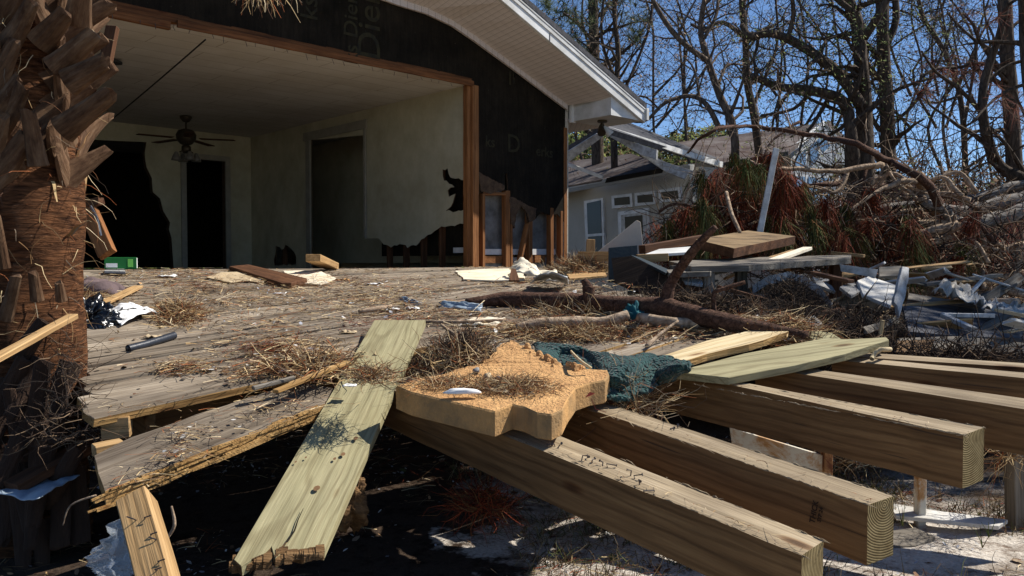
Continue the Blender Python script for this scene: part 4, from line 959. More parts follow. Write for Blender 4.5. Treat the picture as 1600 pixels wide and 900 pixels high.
# green treated plank leaning over the deck edge
T0, T1 = at(585, 500, 4.62), at(665, 500, 4.68); B0, B1 = at(365, 876, 2.5), at(505, 858, 2.52)
ml, mr = at(445, 640, 3.5), at(613, 640, 3.53)
lowe = [B0, at(378, 884, 2.5), at(393, 876, 2.5), at(410, 868, 2.5), at(424, 852, 2.53), at(431, 872, 2.5), at(447, 862, 2.5), at(470, 864, 2.5), at(490, 858, 2.52), B1]
jag = []
for i, p in enumerate(lowe): jag.append(p + Vector((rd.uniform(-.004, .004), 0, rd.uniform(-.006, .006))))
gp = slab('green_treated_plank', [T0] + jag + [T1], .038, B0 - T0, [M['green'], M['rot']], None, sidemat=0, bevel=.002, endmat=1)
tag(gp, 'long green treated plank leaning down over the deck edge with a rotted lower end', 'plank')
def on_seg(a, b, t): return a.lerp(b, t)
for (x, y) in ((430, 848), (436, 842), (400, 866), (470, 860)):
    pass
mb = MB()                                                    # crack and broken crumbs at its foot
for k in range(90):
    t = rd.random(); e = B0.lerp(B1, t) + (T0 - B0).normalized() * rd.uniform(-.02, .03) * (1 if t < .55 else .4); s_ = rd.uniform(.004, .013)
    mb.box(e - UP * .01 + Vector((0, -.004, 0)), Vector((s_, s_ * .4, 0)), Vector((-s_ * .3, s_, .3 * s_)), Vector((0, .2 * s_, s_)))
o = mb.build('rotted_end', M['rot']); reparent(o, gp)
rn = gp.matrix_basis.to_3x3() @ Vector((0, 0, 1))
def strip_on(name, pts, wd, mat, par, off=.0015):
    mb = MB(); sdv = rn.cross(pts[1] - pts[0]).normalized(); mb.strip([p + rn * off for p in pts], wd, sdv, 0, True); o = mb.build(name, mat); reparent(o, par); return o
def onplank(px, py): return onp(px, py, T0, rn)
strip_on('crack', [onplank(448, 848), onplank(460, 830), onplank(466, 812), onplank(474, 795)], .004, M['felt'], gp)
strip_on('crack', [onplank(431, 870), onplank(440, 856), onplank(450, 846)], .006, M['rot'], gp)
for (x, y, r0) in ((495, 763, .016), (556, 685, .013), (536, 710, .012), (523, 717, .008), (478, 715, .006), (462, 722, .006)):
    mb = MB(); c = onplank(x, y); ux = (T0 - B0).normalized(); uy = rn.cross(ux); mb.add([c + rn * .0012 + ux * math.cos(k * .628) * r0 * 1.3 * rd.uniform(.8, 1.1) + uy * math.sin(k * .628) * r0 * .75 for k in range(10)], [tuple(range(10))])
    o = mb.build('knot', M['knot']); reparent(o, gp)
# second green plank on the joists at the right
S = lambda x, y, h: surf(x, y, h)
po = [S(1053, 581, .0), S(1138, 590, .0), S(1240, 571, .01), S(1320, 553, .02), S(1389, 531, .04), S(1385, 527, .04), S(1325, 530, .035), S(1290, 528, .03), S(1160, 553, .015)]
tag(slab('green_treated_plank', po, .036, po[4] - po[0], [M['green']], None, bevel=.002), 'shorter pale green plank bowed across the bare joists at the right', 'plank')
tag(slab('green_plank_offcut', [S(1245, 512, .03), S(1300, 520, .03), S(1330, 540, .0), S(1290, 545, .0)], .03, (1, .4, 0), [M['green']], None), 'green offcut under the pale yellow board end at the right', 'offcut')
# pale yellow split board end
po = [S(1035, 556, .03), S(1105, 532, .04), S(1180, 514, .05), S(1236, 508, .06), S(1232, 518, .06), S(1170, 538, .05), S(1105, 553, .04), S(1042, 572, .03)]
M['fresh'] = wood('fresh_split_wood', rgb(184, 158, 112), rgb(220, 200, 158), rgb(236, 220, 184), ringamt=.2, stain=.2)
tag(slab('split_board', po, .035, po[3] - po[0], [M['fresh'], M['deckedge']], None, sidemat=1, sub=.1, jitter=.006), 'freshly split pale yellow board at the right end of the deck', 'board')

# ================================================================== FOAM CUSHION, BLANKET
FZ = lambda x, y, h=.10: surf(x, y, h)
fo = [(619, 603), (640, 612), (690, 624), (735, 634), (774, 643), (800, 632), (820, 636), (840, 645), (862, 648), (878, 640), (888, 622), (900, 606), (922, 598), (945, 594), (952, 586), (950, 578), (930, 577), (905, 575), (885, 570), (868, 562), (850, 553), (838, 548), (825, 540), (812, 538), (800, 529), (785, 538), (765, 556), (752, 566), (720, 575), (690, 585), (650, 592)]
fp = [FZ(x, y, .09) for x, y in fo]
bmf = bmesh.new(); L = len(fp)
def dens(poly, step):
    out = []
    for i, p in enumerate(poly):
        b = poly[(i + 1) % len(poly)]; n = max(1, int((b - p).length / step))
        for k in range(n): out.append(p.lerp(b, k / n))
    return out
fd = dens(fp, .03); Lc = sum(fp, Vector()) / L
for i in range(len(fd)):                                     # crumbly torn back edge
    x = fd[i]; 
    if x.y > Lc.y + .1: fd[i] = x + Vector((rd.uniform(-.012, .012), rd.uniform(-.015, .015), rd.uniform(-.008, .004)))
n_ = len(fd); rings = []
for dzv, ins in ((0, .006), (-.006, 0), (-.05, .0), (-.095, .0), (-.10, .008)):
    rings.append([bmf.verts.new(p + Vector((0, 0, dzv)) + (Lc - p).normalized() * ins + Vector((noise.noise(p * 9) * .004, noise.noise(p * 9 + Vector((3, 3, 3))) * .004, 0))) for p in fd])
for a, b in zip(rings[:-1], rings[1:]):
    for i in range(n_):
        f = bmf.faces.new((a[i], a[(i + 1) % n_], b[(i + 1) % n_], b[i])); f.material_index = 1
tri = tessellate_polygon([[v.co for v in rings[0]]])
for t in tri:
    try: f = bmf.faces.new([rings[0][i] for i in t]); f.material_index = 0
    except Exception: pass
for t in tri:
    try: bmf.faces.new([rings[-1][i] for i in t[::-1]])
    except Exception: pass
bmesh.ops.recalc_face_normals(bmf, faces=bmf.faces)
me = bpy.data.meshes.new('foam_cushion'); 
bmesh.ops.translate(bmf, verts=bmf.verts, vec=-Lc); bmf.to_mesh(me); me.materials.append(M['foam']); me.materials.append(M['foamside'])
fm = link(bpy.data.objects.new('foam_cushion', me)); fm.location = Lc; tag(fm, 'torn orange foam cushion with a wavy cut edge lying across the joists', 'cushion')
for k in range(10):
    x, y = [(845, 552), (855, 556), (868, 566), (880, 572), (862, 560), (835, 544), (895, 573), (908, 577), (822, 540), (872, 566)][k % 10]; c = FZ(x + rd.uniform(-9, 7), y + rd.uniform(-4, 4), .10)
    if k != 3:
        bm = bmesh.new(); bmesh.ops.create_icosphere(bm, subdivisions=3, radius=rd.uniform(.008, .03)); c = c - UP * .012
        for v in bm.verts: v.co *= 1 + .9 * noise.noise(v.co * 45 + c)
        me = bpy.data.meshes.new('foam_crumb'); bm.to_mesh(me); me.materials.append(M['foam']); o = link(bpy.data.objects.new('foam_crumb', me)); o.location = c - fm.location; o.parent = fm
# dark green knitted blanket: grid draped over deck edge and joists
cols_top = [(835, 538), (870, 542), (905, 545), (940, 556), (975, 562), (1010, 557), (1045, 562), (1076, 571)]
cols_bot = [(840, 572), (880, 590), (915, 612), (945, 625), (975, 628), (1003, 618), (1035, 596), (1078, 574)]
vs = []; nu, nv = 56, 26
def interp(c, u):
    f = u * (len(c) - 1); i = min(int(f), len(c) - 2); t = f - i; t = t * t * (3 - 2 * t); return (c[i][0] + (c[i + 1][0] - c[i][0]) * (f - i), c[i][1] + (c[i + 1][1] - c[i][1]) * t)
for i in range(nu + 1):
    for j in range(nv + 1):
        u, v = i / nu, j / nv; a = interp(cols_top, u); b = interp(cols_bot, u); x = a[0] + (b[0] - a[0]) * v; y = a[1] + (b[1] - a[1]) * v
        fold = .06 * math.sin(u * 13 + v * 3) * (1 - abs(2 * v - 1)) + .02 * math.sin(u * 5 - v * 6)
        p = surf(x, y, .02 + max(-.01, fold) + .02 * (1 - v) - .04 * v * v)
        kn = math.sin(u * 46 + math.sin(v * 9)) * math.sin(v * 34) * .008 * min(1, max(0, (u - .35) * 4)) + noise.noise(p * 45) * .006
        p.z += kn; p.y -= kn * .6; vs.append(p)
fs = [(i * (nv + 1) + j, (i + 1) * (nv + 1) + j, (i + 1) * (nv + 1) + j + 1, i * (nv + 1) + j + 1) for i in range(nu) for j in range(nv)]
bl = finish('knitted_blanket', vs, fs, M['knit'], smooth=True); md = bl.modifiers.new('t', 'SOLIDIFY'); md.thickness = .02; md.offset = -1
tag(bl, 'dark green knitted blanket bunched between the foam cushion and the green plank', 'blanket')
fb = MB()
for k in range(7000):
    p = vs[rd.randrange(len(vs))] + Vector((rd.gauss(0, .012), rd.gauss(0, .012), .002)); d = Vector((rd.gauss(0, 1), rd.gauss(0, 1), rd.gauss(.5, .8))).normalized()
    fb.strip([p, p + d * rd.uniform(.006, .016)], .0012, d.orthogonal().normalized())
o = fb.build('wool_fuzz', M['knit']); reparent(o, bl); o['kind'] = 'stuff'

# ================================================================== PALM
pc_ = at(36, 411, 3.7); pz0 = gh(pc_.x, pc_.y)
palm = thing('palm_tree', 'shaggy palm trunk with criss-crossed old leaf bases filling the left edge', 'tree', Vector((pc_.x, pc_.y, pz0)))
vs = []; fs = []; n = 40; zs = [i * .045 for i in range(0, 106)]
for i, z in enumerate(zs):
    rad = .235 + .03 * max(0, (.6 - z)) + .01 * math.sin(z * 9); cx = pc_.x + .02 * math.sin(z)
    for k in range(n):
        a = 6.28318 * k / n; e = noise.noise(Vector((math.cos(a) * 2.2, math.sin(a) * 2.2, z * 7))) * .016 + noise.noise(Vector((math.cos(a) * 9, math.sin(a) * 9, z * 3))) * .008
        vs.append(Vector((cx + (rad + e) * math.cos(a), pc_.y + (rad + e) * math.sin(a), pz0 + z - .05)))
fs = [(i * n + k, i * n + (k + 1) % n, (i + 1) * n + (k + 1) % n, (i + 1) * n + k) for i in range(len(zs) - 1) for k in range(n)]
finish('trunk', vs, fs, M['palm'], palm, smooth=True)
def boot(p, out, along, L, w0, w1, curve, thick=.022, mat='boot'):
    """a split leaf base: grows from p along 'along', curving towards 'out'"""
    out = out.normalized(); along = along.normalized(); pts = []; n = 7
    d = (along + out * .15).normalized(); q = Vector(p); loc = []
    sd_ = d.cross(out).normalized()
    vs = []; fs = []; mi = []
    r = random.Random(int((p.x * 913 + p.z * 7717) * 10) & 0xffff); 
    for i in range(n + 1):
        t = i / n; w_ = w0 + (w1 - w0) * t ** .7; th = thick * (1 - .45 * t); upn = sd_.cross(d).normalized()
        if upn.dot(out) < 0: upn = -upn
        jag = r.uniform(-.012, .012) if i == n else 0
        prof = [(-1, -.2), (-.75, .55), (-.25, 1.0), (.25, 1.0), (.75, .55), (1, -.2), (.4, -.6), (-.4, -.6)]
        for (x, z) in prof: vs.append(q + sd_ * (x * w_ * .5) + upn * (z * th) + d * (r.uniform(-.02, .02) if i == n else 0))
        q = q + d * (L / n); d = (d + out * curve / n).normalized()
    k = 8; c = vs[0]; m4 = frame(Vector(p), along, out); inv = m4.inverted(); vs = [inv @ v for v in vs]
    for i in range(n):
        for j in range(k): a = i * k + j; b = i * k + (j + 1) % k; fs.append((a, a + k, b + k, b))
    fs.append(tuple(range(k))); fs.append(tuple(n * k + j for j in range(k))[::-1])
    return finish('leaf_base', vs, fs, M[mat], palm, m4, None, False, .003)
rp = random.Random(9)
cnt = 0
for row in range(12):
    z = 1.66 + row * .085
    for k in range(12):
        a = -6.28 * k / 12 + (row % 2) * .35 + rp.uniform(-.1, .1)
        o_ = Vector((math.cos(a), math.sin(a), 0))
        if o_.y > .35: continue                                # the far side is never seen
        if cnt > 82: break
        cnt += 1; tang = UP.cross(o_); side = 1 if (k + row) % 2 else -1
        p = Vector((pc_.x, pc_.y, z)) + o_ * .225 + UP * rp.uniform(-.03, .03)
        boot(p, o_, UP * rp.uniform(.75, 1.0) + tang * side * rp.uniform(.65, 1.1), rp.uniform(.24, .38), rp.uniform(.15, .2), rp.uniform(.05, .09), rp.uniform(.1, .9), rp.uniform(.016, .032))
# prominent ones reaching out to the right
for (p, e, L, c_) in (((95, 205), (180, 142), .36, .3), ((85, 110), (150, 52), .30, .2), ((105, 130), (168, 95), .26, .2), ((60, 70), (105, 20), .26, .2), ((120, 40), (128, -30), .25, .1)):
    a = at(*p, 3.46); b = at(*e, 3.4); boot(a, Vector((.6, -.8, 0)), b - a, (b - a).length * 1.05, .13, .075, c_)
for (p, e, wd) in (((60, 260), (48, 175), .09), ((4, 420), (-4, 330), .07), ((8, 500), (30, 430), .07), ((58, 470), (54, 425), .06), ((96, 470), (93, 440), .05), ((28, 560), (75, 500), .10), ((10, 620), (45, 555), .10), ((50, 700), (75, 560), .10), ((90, 690), (100, 580), .09), ((35, 720), (20, 600), .08), ((70, 790), (130, 690), .10)):
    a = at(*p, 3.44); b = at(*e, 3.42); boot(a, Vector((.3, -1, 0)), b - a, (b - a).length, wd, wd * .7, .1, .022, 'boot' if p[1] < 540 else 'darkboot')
for k in range(17):  # skirt of dark leaf bases added so the lower trunk reads as shaded
    px_ = rp.uniform(-20, 118); py_ = rp.uniform(560, 900); a = at(px_, py_, 3.43 + abs(px_ - 52) * .0016); b = a + Vector((rp.uniform(-.14, .14), rp.uniform(-.05, .0), -rp.uniform(.2, .4)))
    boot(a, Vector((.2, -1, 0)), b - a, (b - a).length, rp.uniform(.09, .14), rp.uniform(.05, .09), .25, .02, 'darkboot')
# fibres hanging off the trunk
fbm = MB()
for k in range(420):
    a = rp.uniform(-2.9, .5); z = rp.uniform(.1, 2.2) if k < 300 else rp.uniform(2.2, 3.6); o_ = Vector((math.cos(a), math.sin(a), 0)); p = Vector((pc_.x, pc_.y, z)) + o_ * (.245 if z < 1.9 else .27)
    d = (o_ * .5 + Vector((rp.gauss(0, .5), rp.gauss(0, .3), rp.gauss(-.2, .6)))).normalized(); pts = wander(p, d, rp.uniform(.06, .22), 4, .35, rp, -.25)
    fbm.tube(pts, [.0022, .0018, .0014, .001, .0008], 3, cap=False)
for k in range(26):
    a = rp.uniform(-2.6, .3); z = rp.uniform(.5, 1.9); o_ = Vector((math.cos(a), math.sin(a), 0)); p = Vector((pc_.x, pc_.y, z)) + o_ * .243; d = (UP * rp.choice((-1, 1)) + o_ * .25 + UP.cross(o_) * rp.uniform(-.6, .6)).normalized()
    fbm.strip(wander(p, d, rp.uniform(.08, .2), 4, .2, rp), rp.uniform(.008, .02), UP.cross(o_))
fbm.build('fibres', M['straw'], palm)
# crown: drooping fronds above the frame, one dead one hanging into view
top = Vector((pc_.x, pc_.y, pz0 + 4.7))
def frond(start, pts, nleaf, ll, droop, mat, r, wd=.012):
    mb = MB(); mb.tube(pts, [.02 - .012 * i / (len(pts) - 1) for i in range(len(pts))], 5)
    tip = pts[-1]; ax = (pts[-1] - pts[-2]).normalized(); sdv = ax.cross(UP).normalized()
    for k in range(nleaf):
        t = (k / (nleaf - 1) - .5) * 2; d = (ax * math.cos(t * 1.5) + sdv * math.sin(t * 1.5) + UP * r.uniform(-.1, .1)).normalized(); q = wander(tip - ax * r.uniform(0, .2), d, ll * r.uniform(.8, 1.1), 6, .06, r, -droop)
        mb.strip(q, wd, (d.cross(UP) + UP * r.uniform(-.6, .6)).normalized())
    return mb.build('frond', mat, palm)
for k in range(15):
    a = 6.283 * k / 15 + .2; d = Vector((math.cos(a), math.sin(a), rp.uniform(.1, .9))).normalized(); pts = wander(top, d, 1.1, 5, .05, rp, -.12)
    frond(top, pts, 34, .85, .16, M['oakleaf'] if k % 3 else M['straw'], rp)
hang = at(412, -38, 3.5)
mb = MB()
pts = [top - UP * .5, top + Vector((.35, -.1, -.45)), top + Vector((.7, -.15, -.8)), hang + Vector((-.05, .02, .1)), hang]
mb.tube(pts, .014, 5)
for k in range(150):
    d = Vector((rp.gauss(0, .55), rp.gauss(0, .4), -1)).normalized(); q = wander(hang + Vector((rp.gauss(0, .05), rp.gauss(0, .04), rp.gauss(.02, .02))), d, rp.uniform(.08, .21), 5, .22, rp, -.05); mb.strip(q, .0035, d.orthogonal().normalized())
o = mb.build('dead_frond', M['straw'], palm); o['label'] = 'dead dry frond whose brown tips hang at the top edge of the photo'

# ================================================================== THINGS LYING ON THE DECK
rq_ = random.Random(77)
def lump(name, c, rx, ry, rz_, mat, seed=0, amp=.25, sub=3, fr=3.0, parent=None, flat=True):
    bm = bmesh.new(); bmesh.ops.create_icosphere(bm, subdivisions=sub, radius=1)
    for v in bm.verts:
        n = 1 + amp * (noise.noise(v.co * fr * .5 + Vector((seed, 0, 0))) + .6 * noise.noise(v.co * fr * 1.6 + Vector((0, seed, 0))))
        v.co = Vector((v.co.x * rx * n, v.co.y * ry * n, max(v.co.z, -.25 if flat else -1) * rz_ * n))
    me = bpy.data.meshes.new(name); bm.to_mesh(me); me.materials.append(mat); me.polygons.foreach_set('use_smooth', [True] * len(me.polygons))
    o = link(bpy.data.objects.new(name, me)); o.location = Vector(c) - (parent.location if parent else Vector())
    if parent: o.parent = parent
    return o
def log(name, pts, rad, mat, label=None, cat=None, parent=None, n=9, jit=.006, grp=None):
    pts = [Vector(p) for p in pts]; sm = []
    for i in range(len(pts) - 1):
        a = pts[max(i - 1, 0)]; b = pts[i]; c = pts[i + 1]; d = pts[min(i + 2, len(pts) - 1)]
        for k in range(5):
            u = k / 5; sm.append(.5 * ((2 * b) + (c - a) * u + (2 * a - 5 * b + 4 * c - d) * u * u + (3 * b - a - 3 * c + d) * u ** 3))
    sm.append(pts[-1]); m = len(sm); mb = MB()
    rr2 = []
    for i in range(m):
        t = i / (m - 1) * (len(rad) - 1); j = min(int(t), len(rad) - 2); rr2.append((rad[j] + (rad[j + 1] - rad[j]) * (t - j)) * (1 + .13 * noise.noise(sm[i] * 9)))
    sm = [p + Vector((noise.noise(p * 5) * jit, 0, noise.noise(p * 5 + Vector((7, 7, 7))) * jit)) for p in sm]
    mb.tube(sm, rr2, n); o = mb.build(name, mat, parent, smooth=True)
    if label: tag(o, label, cat, grp)
    return o
# gypsum board
tag(slab('gypsum_sheet', [S(712, 423, .02), S(760, 420, .03), S(815, 419, .03), S(820, 436, .03), S(770, 438, .02), S(724, 436, .02)], .012, (1, 0, 0), [M['gyp']], sub=.12, jitter=.012), 'flat cream wallboard sheet lying in front of the torn stud wall', 'wallboard')
crumple('gypsum_sheet', [S(795, 436, .02), S(886, 441, .03), S(866, 423, .10), S(800, 424, .06)], M['gyp'], 'bent cream wallboard sheet standing up in a peak before the bare studs', 'wallboard', .012, .03, 14, drape=lambda u, v: .13 * max(0, 1 - abs(u - .25) * 2.6) * (.4 + .6 * v))
tag(slab('roof_shingle_scrap', [at(795, 438, 6.6), at(812, 438, 6.6), at(806, 420, 6.75), at(799, 419, 6.75)], .012, (0, 0, 1), [M['brown']]), 'small dark brown pointed scrap standing before the bent cream sheet', 'scrap')
b = tag(crumple('plastic_bin', [S(830, 444, .02), S(888, 446, .02), S(886, 437, .12), S(838, 434, .12)], M['bluewhite'], None, None, .01, .02, 10, drape=lambda u, v: .03 * math.sin(u * 3)), 'crushed bluish white plastic tub behind the long fallen branch', 'tub')
tag(slab('yellow_board', [S(885, 428, .02), S(945, 424, .02), S(948, 430, .02), S(890, 435, .02)], .02, (1, 0, 0), [M['tan']]), 'narrow yellow board below the straw heap at the stud wall', 'board')
# cardboard, brown board, timber end
tag(slab('cardboard_sheet', [S(322, 433, .02), S(345, 425, .02), S(402, 424, .03), S(417, 434, .02), S(412, 441, .015), S(378, 438, .03), S(360, 441, .02)], .006, (1, 0, 0), [M['card']], sub=.1, jitter=.01), 'tan cardboard sheet left of and under the brown board', 'cardboard')
tag(slab('cardboard_sheet', [S(442, 423, .02), S(498, 422, .02), S(527, 435, .02), S(500, 444, .02), S(470, 442, .02)], .012, (1, 0, 0), [M['gyp']], sub=.1, jitter=.01), 'cream board with a white edge just right of the brown board', 'wallboard')
tag(slab('brown_board', [S(358, 416, .05), S(388, 413, .06), S(480, 435, .06), S(455, 442, .05), S(440, 442, .05)], .05, S(470, 438, .05) - S(370, 414, .05), [M['brown']], bevel=.004), 'reddish brown wooden board lying aslant near the back of the deck', 'board')
tag(beam('timber_offcut', at(489, 403, 7.6), at(519, 416, 8.6), .14, .07, M['tan']), 'pale timber offcut with one end propped up in the room opening', 'timber')
# things at the back left
gb = thing('green_carton', 'green printed carton with a white panel standing at the back left', 'box', at(190, 420, 7.0))
c = at(189, 411, 7.0); mb = MB(); mb.box(c, Vector((.115, .05, 0)), Vector((-.02, .05, 0)), UP * .05); mb.build('box_body', M['greenbox'], gb, bevel=.002)
cc = c - Vector((-.02, .05, 0)); fx = Vector((.115, .05, 0))
for (u, v, wu, wv, m_) in ((.62, .0, .16, .7, 'brightgreen'), (-.55, -.4, .35, .35, 'paper')):
    mb = MB(); mb.box(cc + fx * u + UP * .05 * v - Vector((-.02, .05, 0)).normalized() * .001, fx * wu, UP * .05 * wv, Vector((0, -.0008, 0))); mb.build('printed_panel', M[m_], gb)
mb = MB(); ex = c + fx * 1.01; mb.box(ex, Vector((0.001, 0, 0)), Vector((-.018, .045, 0)), UP * .045); mb.build('end_flap', M['paper'], gb)
tag(slab('white_tray', [at(163, 423, 6.8), at(196, 424, 6.8), at(194, 419, 7.2), at(168, 418, 7.2)], .02, (1, 0, 0), [M['bluewhite']]), 'flat white tray lying under the green carton', 'tray')
tag(beam('tan_board', at(131, 264, 5.0), at(112, 425, 4.9), .10, .03, M['tan'], up=Vector((1, .3, 0))), 'tan board standing upright just behind the palm trunk', 'board')
tag(beam('broken_stud', at(139, 330, 5.4), at(168, 398, 5.2), .05, .11, M['stud'], up=Vector((1, 0, .5)), rag=.01), 'broken wooden stud hanging aslant in the dark opening beside the palm', 'stud')
tag(beam('broken_stud', at(132, 320, 5.5), at(158, 314, 5.4), .05, .05, M['brown'], rag=.01), 'short dark stud stub above the slanting broken stud by the palm', 'stud')
mb = MB(); mb.tube([at(142, 322, 5.2), at(152, 340, 5.15), at(158, 368, 5.15)], .007, 6); tag(mb.build('metal_strap', M['metal']), 'thin metal strap on the slanting broken stud beside the palm', 'strap')
tag(beam('slanting_stud', at(176, 42, 6.4), at(160, 122, 6.3), .05, .09, M['brown'], up=Vector((1, 0, 0))), 'dark slanting stud hanging from the header beam beside the palm', 'stud')
cl = thing('cloth_bundle', 'mauve grey bundle of wet cloth on the deck behind the black bag', 'bundle', S(155, 458, 0))
for (x, y, rx) in ((138, 452, .12), (158, 455, .13), (176, 452, .10), (150, 445, .11)): lump('cloth_fold', S(x, y + 5, .0), rx, rx * .9, rx * .75, M['stone'], x, .3, 3, 2.5, cl)
# stick, bag, newspaper, pipe
tag(beam('long_lath', at(-12, 564, 2.9), at(114, 494, 3.52), .045, .022, M['tan']), 'long straight lath sticking out in front of the palm trunk at the left edge', 'lath')
tag(beam('short_lath', S(146, 481, .04), S(216, 448, .03), .07, .022, M['tan']), 'pale lath lying on the deck above the newspaper', 'lath')
bgp = lump('black_bag', S(136, 502, .02), .15, .11, .13, M['blackbag'], 4, .55, 5, 4.5); tag(bgp, 'shiny crumpled black plastic bag on the left deck edge', 'bag')
npp = [S(157, 488, .02), S(190, 509, .015), S(250, 490, .02), S(203, 472, .06)]
npo = crumple('newspaper', npp, M['paper'], 'white newspaper page with dark pictures beside the black bag', 'newspaper', .0015, .012, 30, drape=lambda u, v: .03 * math.sin(v * 3.1) * u, sz=2.2)
npo.data.materials.append(M['ink'])
for pg in npo.data.polygons:
    i_, j_ = pg.index // 30, pg.index % 30; u_, v_ = i_ / 30, j_ / 30
    if (.12 < u_ - .35 * v_ < .22 and .2 < v_ < .62 and noise.noise(Vector((u_ * 14, v_ * 14, 1))) > -.12) or (.3 < u_ - .25 * v_ < .45 and .5 < v_ < .72 and noise.noise(Vector((u_ * 14, v_ * 14, 5))) > -.2) or (.42 < u_ - .25 * v_ < .5 and .78 < v_ < .9): pg.material_index = 1
mb = MB(); pts = [S(200, 545, .02), S(224, 539, .02), S(250, 531, .022), S(272, 524, .022)]; mb.tube(pts, .021, 12, cap=False); mb.tube([pts[0] + (pts[1] - pts[0]) * .02, pts[-1]], .017, 12)
tag(mb.build('black_pipe', M['darkpipe'], smooth=True), 'short black pipe lying on the bare left part of the deck', 'pipe')
# blue plastic, red strip, teal rag, cream scrap
crumple('blue_wrapper', [S(686, 482, .01), S(752, 487, .01), S(755, 475, .05), S(690, 471, .05)], M['blueplastic'], 'blue and white plastic wrapper in front of the thick end of the branch', 'wrapper', .002, .02, 12)
crumple('blue_wrapper', [S(622, 468, .02), S(652, 480, .01), S(660, 474, .04), S(632, 463, .05)], M['blueplastic'], 'smaller twisted blue plastic scrap left of the long blue wrapper', 'wrapper', .002, .02, 10)
crumple('red_cloth', [S(838, 508, .01), S(912, 503, .02), S(912, 500, .03), S(850, 502, .02)], M['red'], 'bright red cloth strip under the pale barked branch', 'cloth', .004, .01, 12)
crumple('cream_scrap', [S(722, 508, .01), S(775, 510, .01), S(790, 497, .03), S(735, 497, .02)], M['gyp'], 'cream torn scrap left of the pale barked branch', 'scrap', .004, .012, 10)
lump('teal_rag', S(990, 502, .02), .07, .06, .10, M['teal'], 8, .5, 4, 4); tag(C.collection.objects[-1] if False else bpy.data.objects['teal_rag'], 'dark teal rag hanging over the pale barked branch', 'rag')
tag(crumple('teal_rag_strip', [S(800, 476, .01), S(860, 480, .01), S(862, 474, .02), S(805, 471, .02)], M['teal'], None, None, .003, .01, 8), 'flat teal strip lying between the two branches', 'rag')
# fallen branches on the deck
br = thing('fallen_branch', 'long thick pine branch with a raised fork lying across the right half of the deck', 'branch', S(900, 470, 0))
main = [S(728, 474, .03), S(800, 468, .05), (S(900, 472, .06)), S(1000, 480, .09), S(1040, 482, .10), S(1100, 497, .09), S(1180, 512, .06), S(1262, 523, .04)]
log('branch_stem', main, [.03, .052, .058, .062, .066, .056, .04, .02], M['pinebark'], parent=br)
fk = main[4]; log('fork', [fk, at(1050, 440, fk.y), at(1078, 398, fk.y - .1), at(1118, 354, fk.y - .2)], [.042, .034, .028, .018], M['pinebark'], parent=br)
st_ = S(920, 489, .0); log('side_stub', [st_, at(920, 470, st_.y - .03), at(921, 448, st_.y - .02)], [.03, .032, .045], M['pinebark'], parent=br); log('side_stub', [at(921, 450, st_.y), at(912, 436, st_.y)], [.035, .02], M['pinebark'], parent=br)
tk = S(1118, 520, 0); log('side_stub', [tk, at(1115, 470, tk.y), at(1117, 455, tk.y)], [.016, .014, .012], M['pinebark'], parent=br, n=6); log('side_stub', [at(1116, 456, tk.y), at(1163, 441, tk.y)], [.013, .012], M['pinebark'], parent=br, n=6)
log('pale_branch', [S(806, 512, .04), S(850, 505, .06), S(900, 503, .06), S(945, 502, .06), S(982, 492, .09)], [.022, .034, .036, .034, .028], M['palebark'], 'pale scaly branch lying in front of the long dark branch', 'branch')
log('pale_branch', [S(1000, 497, .06), S(1040, 503, .06), S(1100, 507, .05), S(1125, 506, .04)], [.034, .036, .03, .02], M['palebark'], 'short pale branch to the right of the teal rag', 'branch')
log('bare_stick', [S(1010, 540, .03), S(1030, 524, .06), S(1060, 500, .12)], [.012, .01, .006], M['palebark'], 'thin bare stick rising right of the straw on the deck', 'stick', n=5)
log('bare_stick', [S(690, 508, .16), S(720, 530, .12), S(752, 552, .1)], [.008, .011, .008], M['palebark'], 'pale stick rising from the dark straw clump behind the foam', 'stick', n=5)
log('bare_stick', [S(560, 487, .03), S(585, 483, .04), S(612, 478, .04)], [.012, .017, .012], M['palebark'], 'stubby peeled stick at the centre of the deck', 'stick', n=6)
log('bare_stick', [S(640, 500, .02), S(700, 503, .03), S(790, 500, .03)], [.008, .012, .010], M['palebark'], 'long thin stick lying behind the top of the green plank', 'stick', n=6)
# on the foam
log('curved_lath', [FZ(893, 548, .13), FZ(905, 562, .15), FZ(925, 575, .12)], [.006, .007, .006], M['fresh'], 'thin pale bent strip lying on the green blanket', 'strip', n=5)
lump('foam_tube', FZ(722, 613, .115), .07, .02, .018, M['paper'], 2, .2, 3, 3); tag(bpy.data.objects['foam_tube'], 'small white foam roll lying on the front of the orange cushion', 'roll')
for i, (x, y, s_, m_, lb) in enumerate([(745, 580, .028, 'greypanel', 'small grey stone in the straw on the orange cushion'), (762, 590, .035, 'card', 'crumpled tan paper on the orange cushion'), (778, 594, .028, 'stone', 'small pinkish stone on the orange cushion'), (790, 612, .02, 'card', 'small tan flake near the front of the orange cushion')]):
    o = lump('pebble', FZ(x, y, .10), s_ * .6, s_ * .7, s_ * .6, M[m_], i * 3, .5, 2, 3); tag(o, lb, 'scrap')
lf = finish('curled_leaf', [], [], M['brown']) if False else None
p = FZ(922, 618, .10); mb = MB(); u = Vector((.02, 0, .008)); v = Vector((0, .008, .011)); mb.add([p - u, p - v * .9 + UP * .01, p + u, p + v * 1.2], [(0, 1, 2, 3)]); mb.tube([p + u * .2 - v, p + Vector((.02, -.02, -.05)), p + Vector((.06, -.03, -.06))], .0015, 4)
M['redleaf'] = plain('reddish_leaf', rgb(150, 66, 48), 0.4, 0.3, 20); tag(mb.build('curled_leaf', M['redleaf']), 'single curled reddish leaf in front of the green blanket', 'leaf')
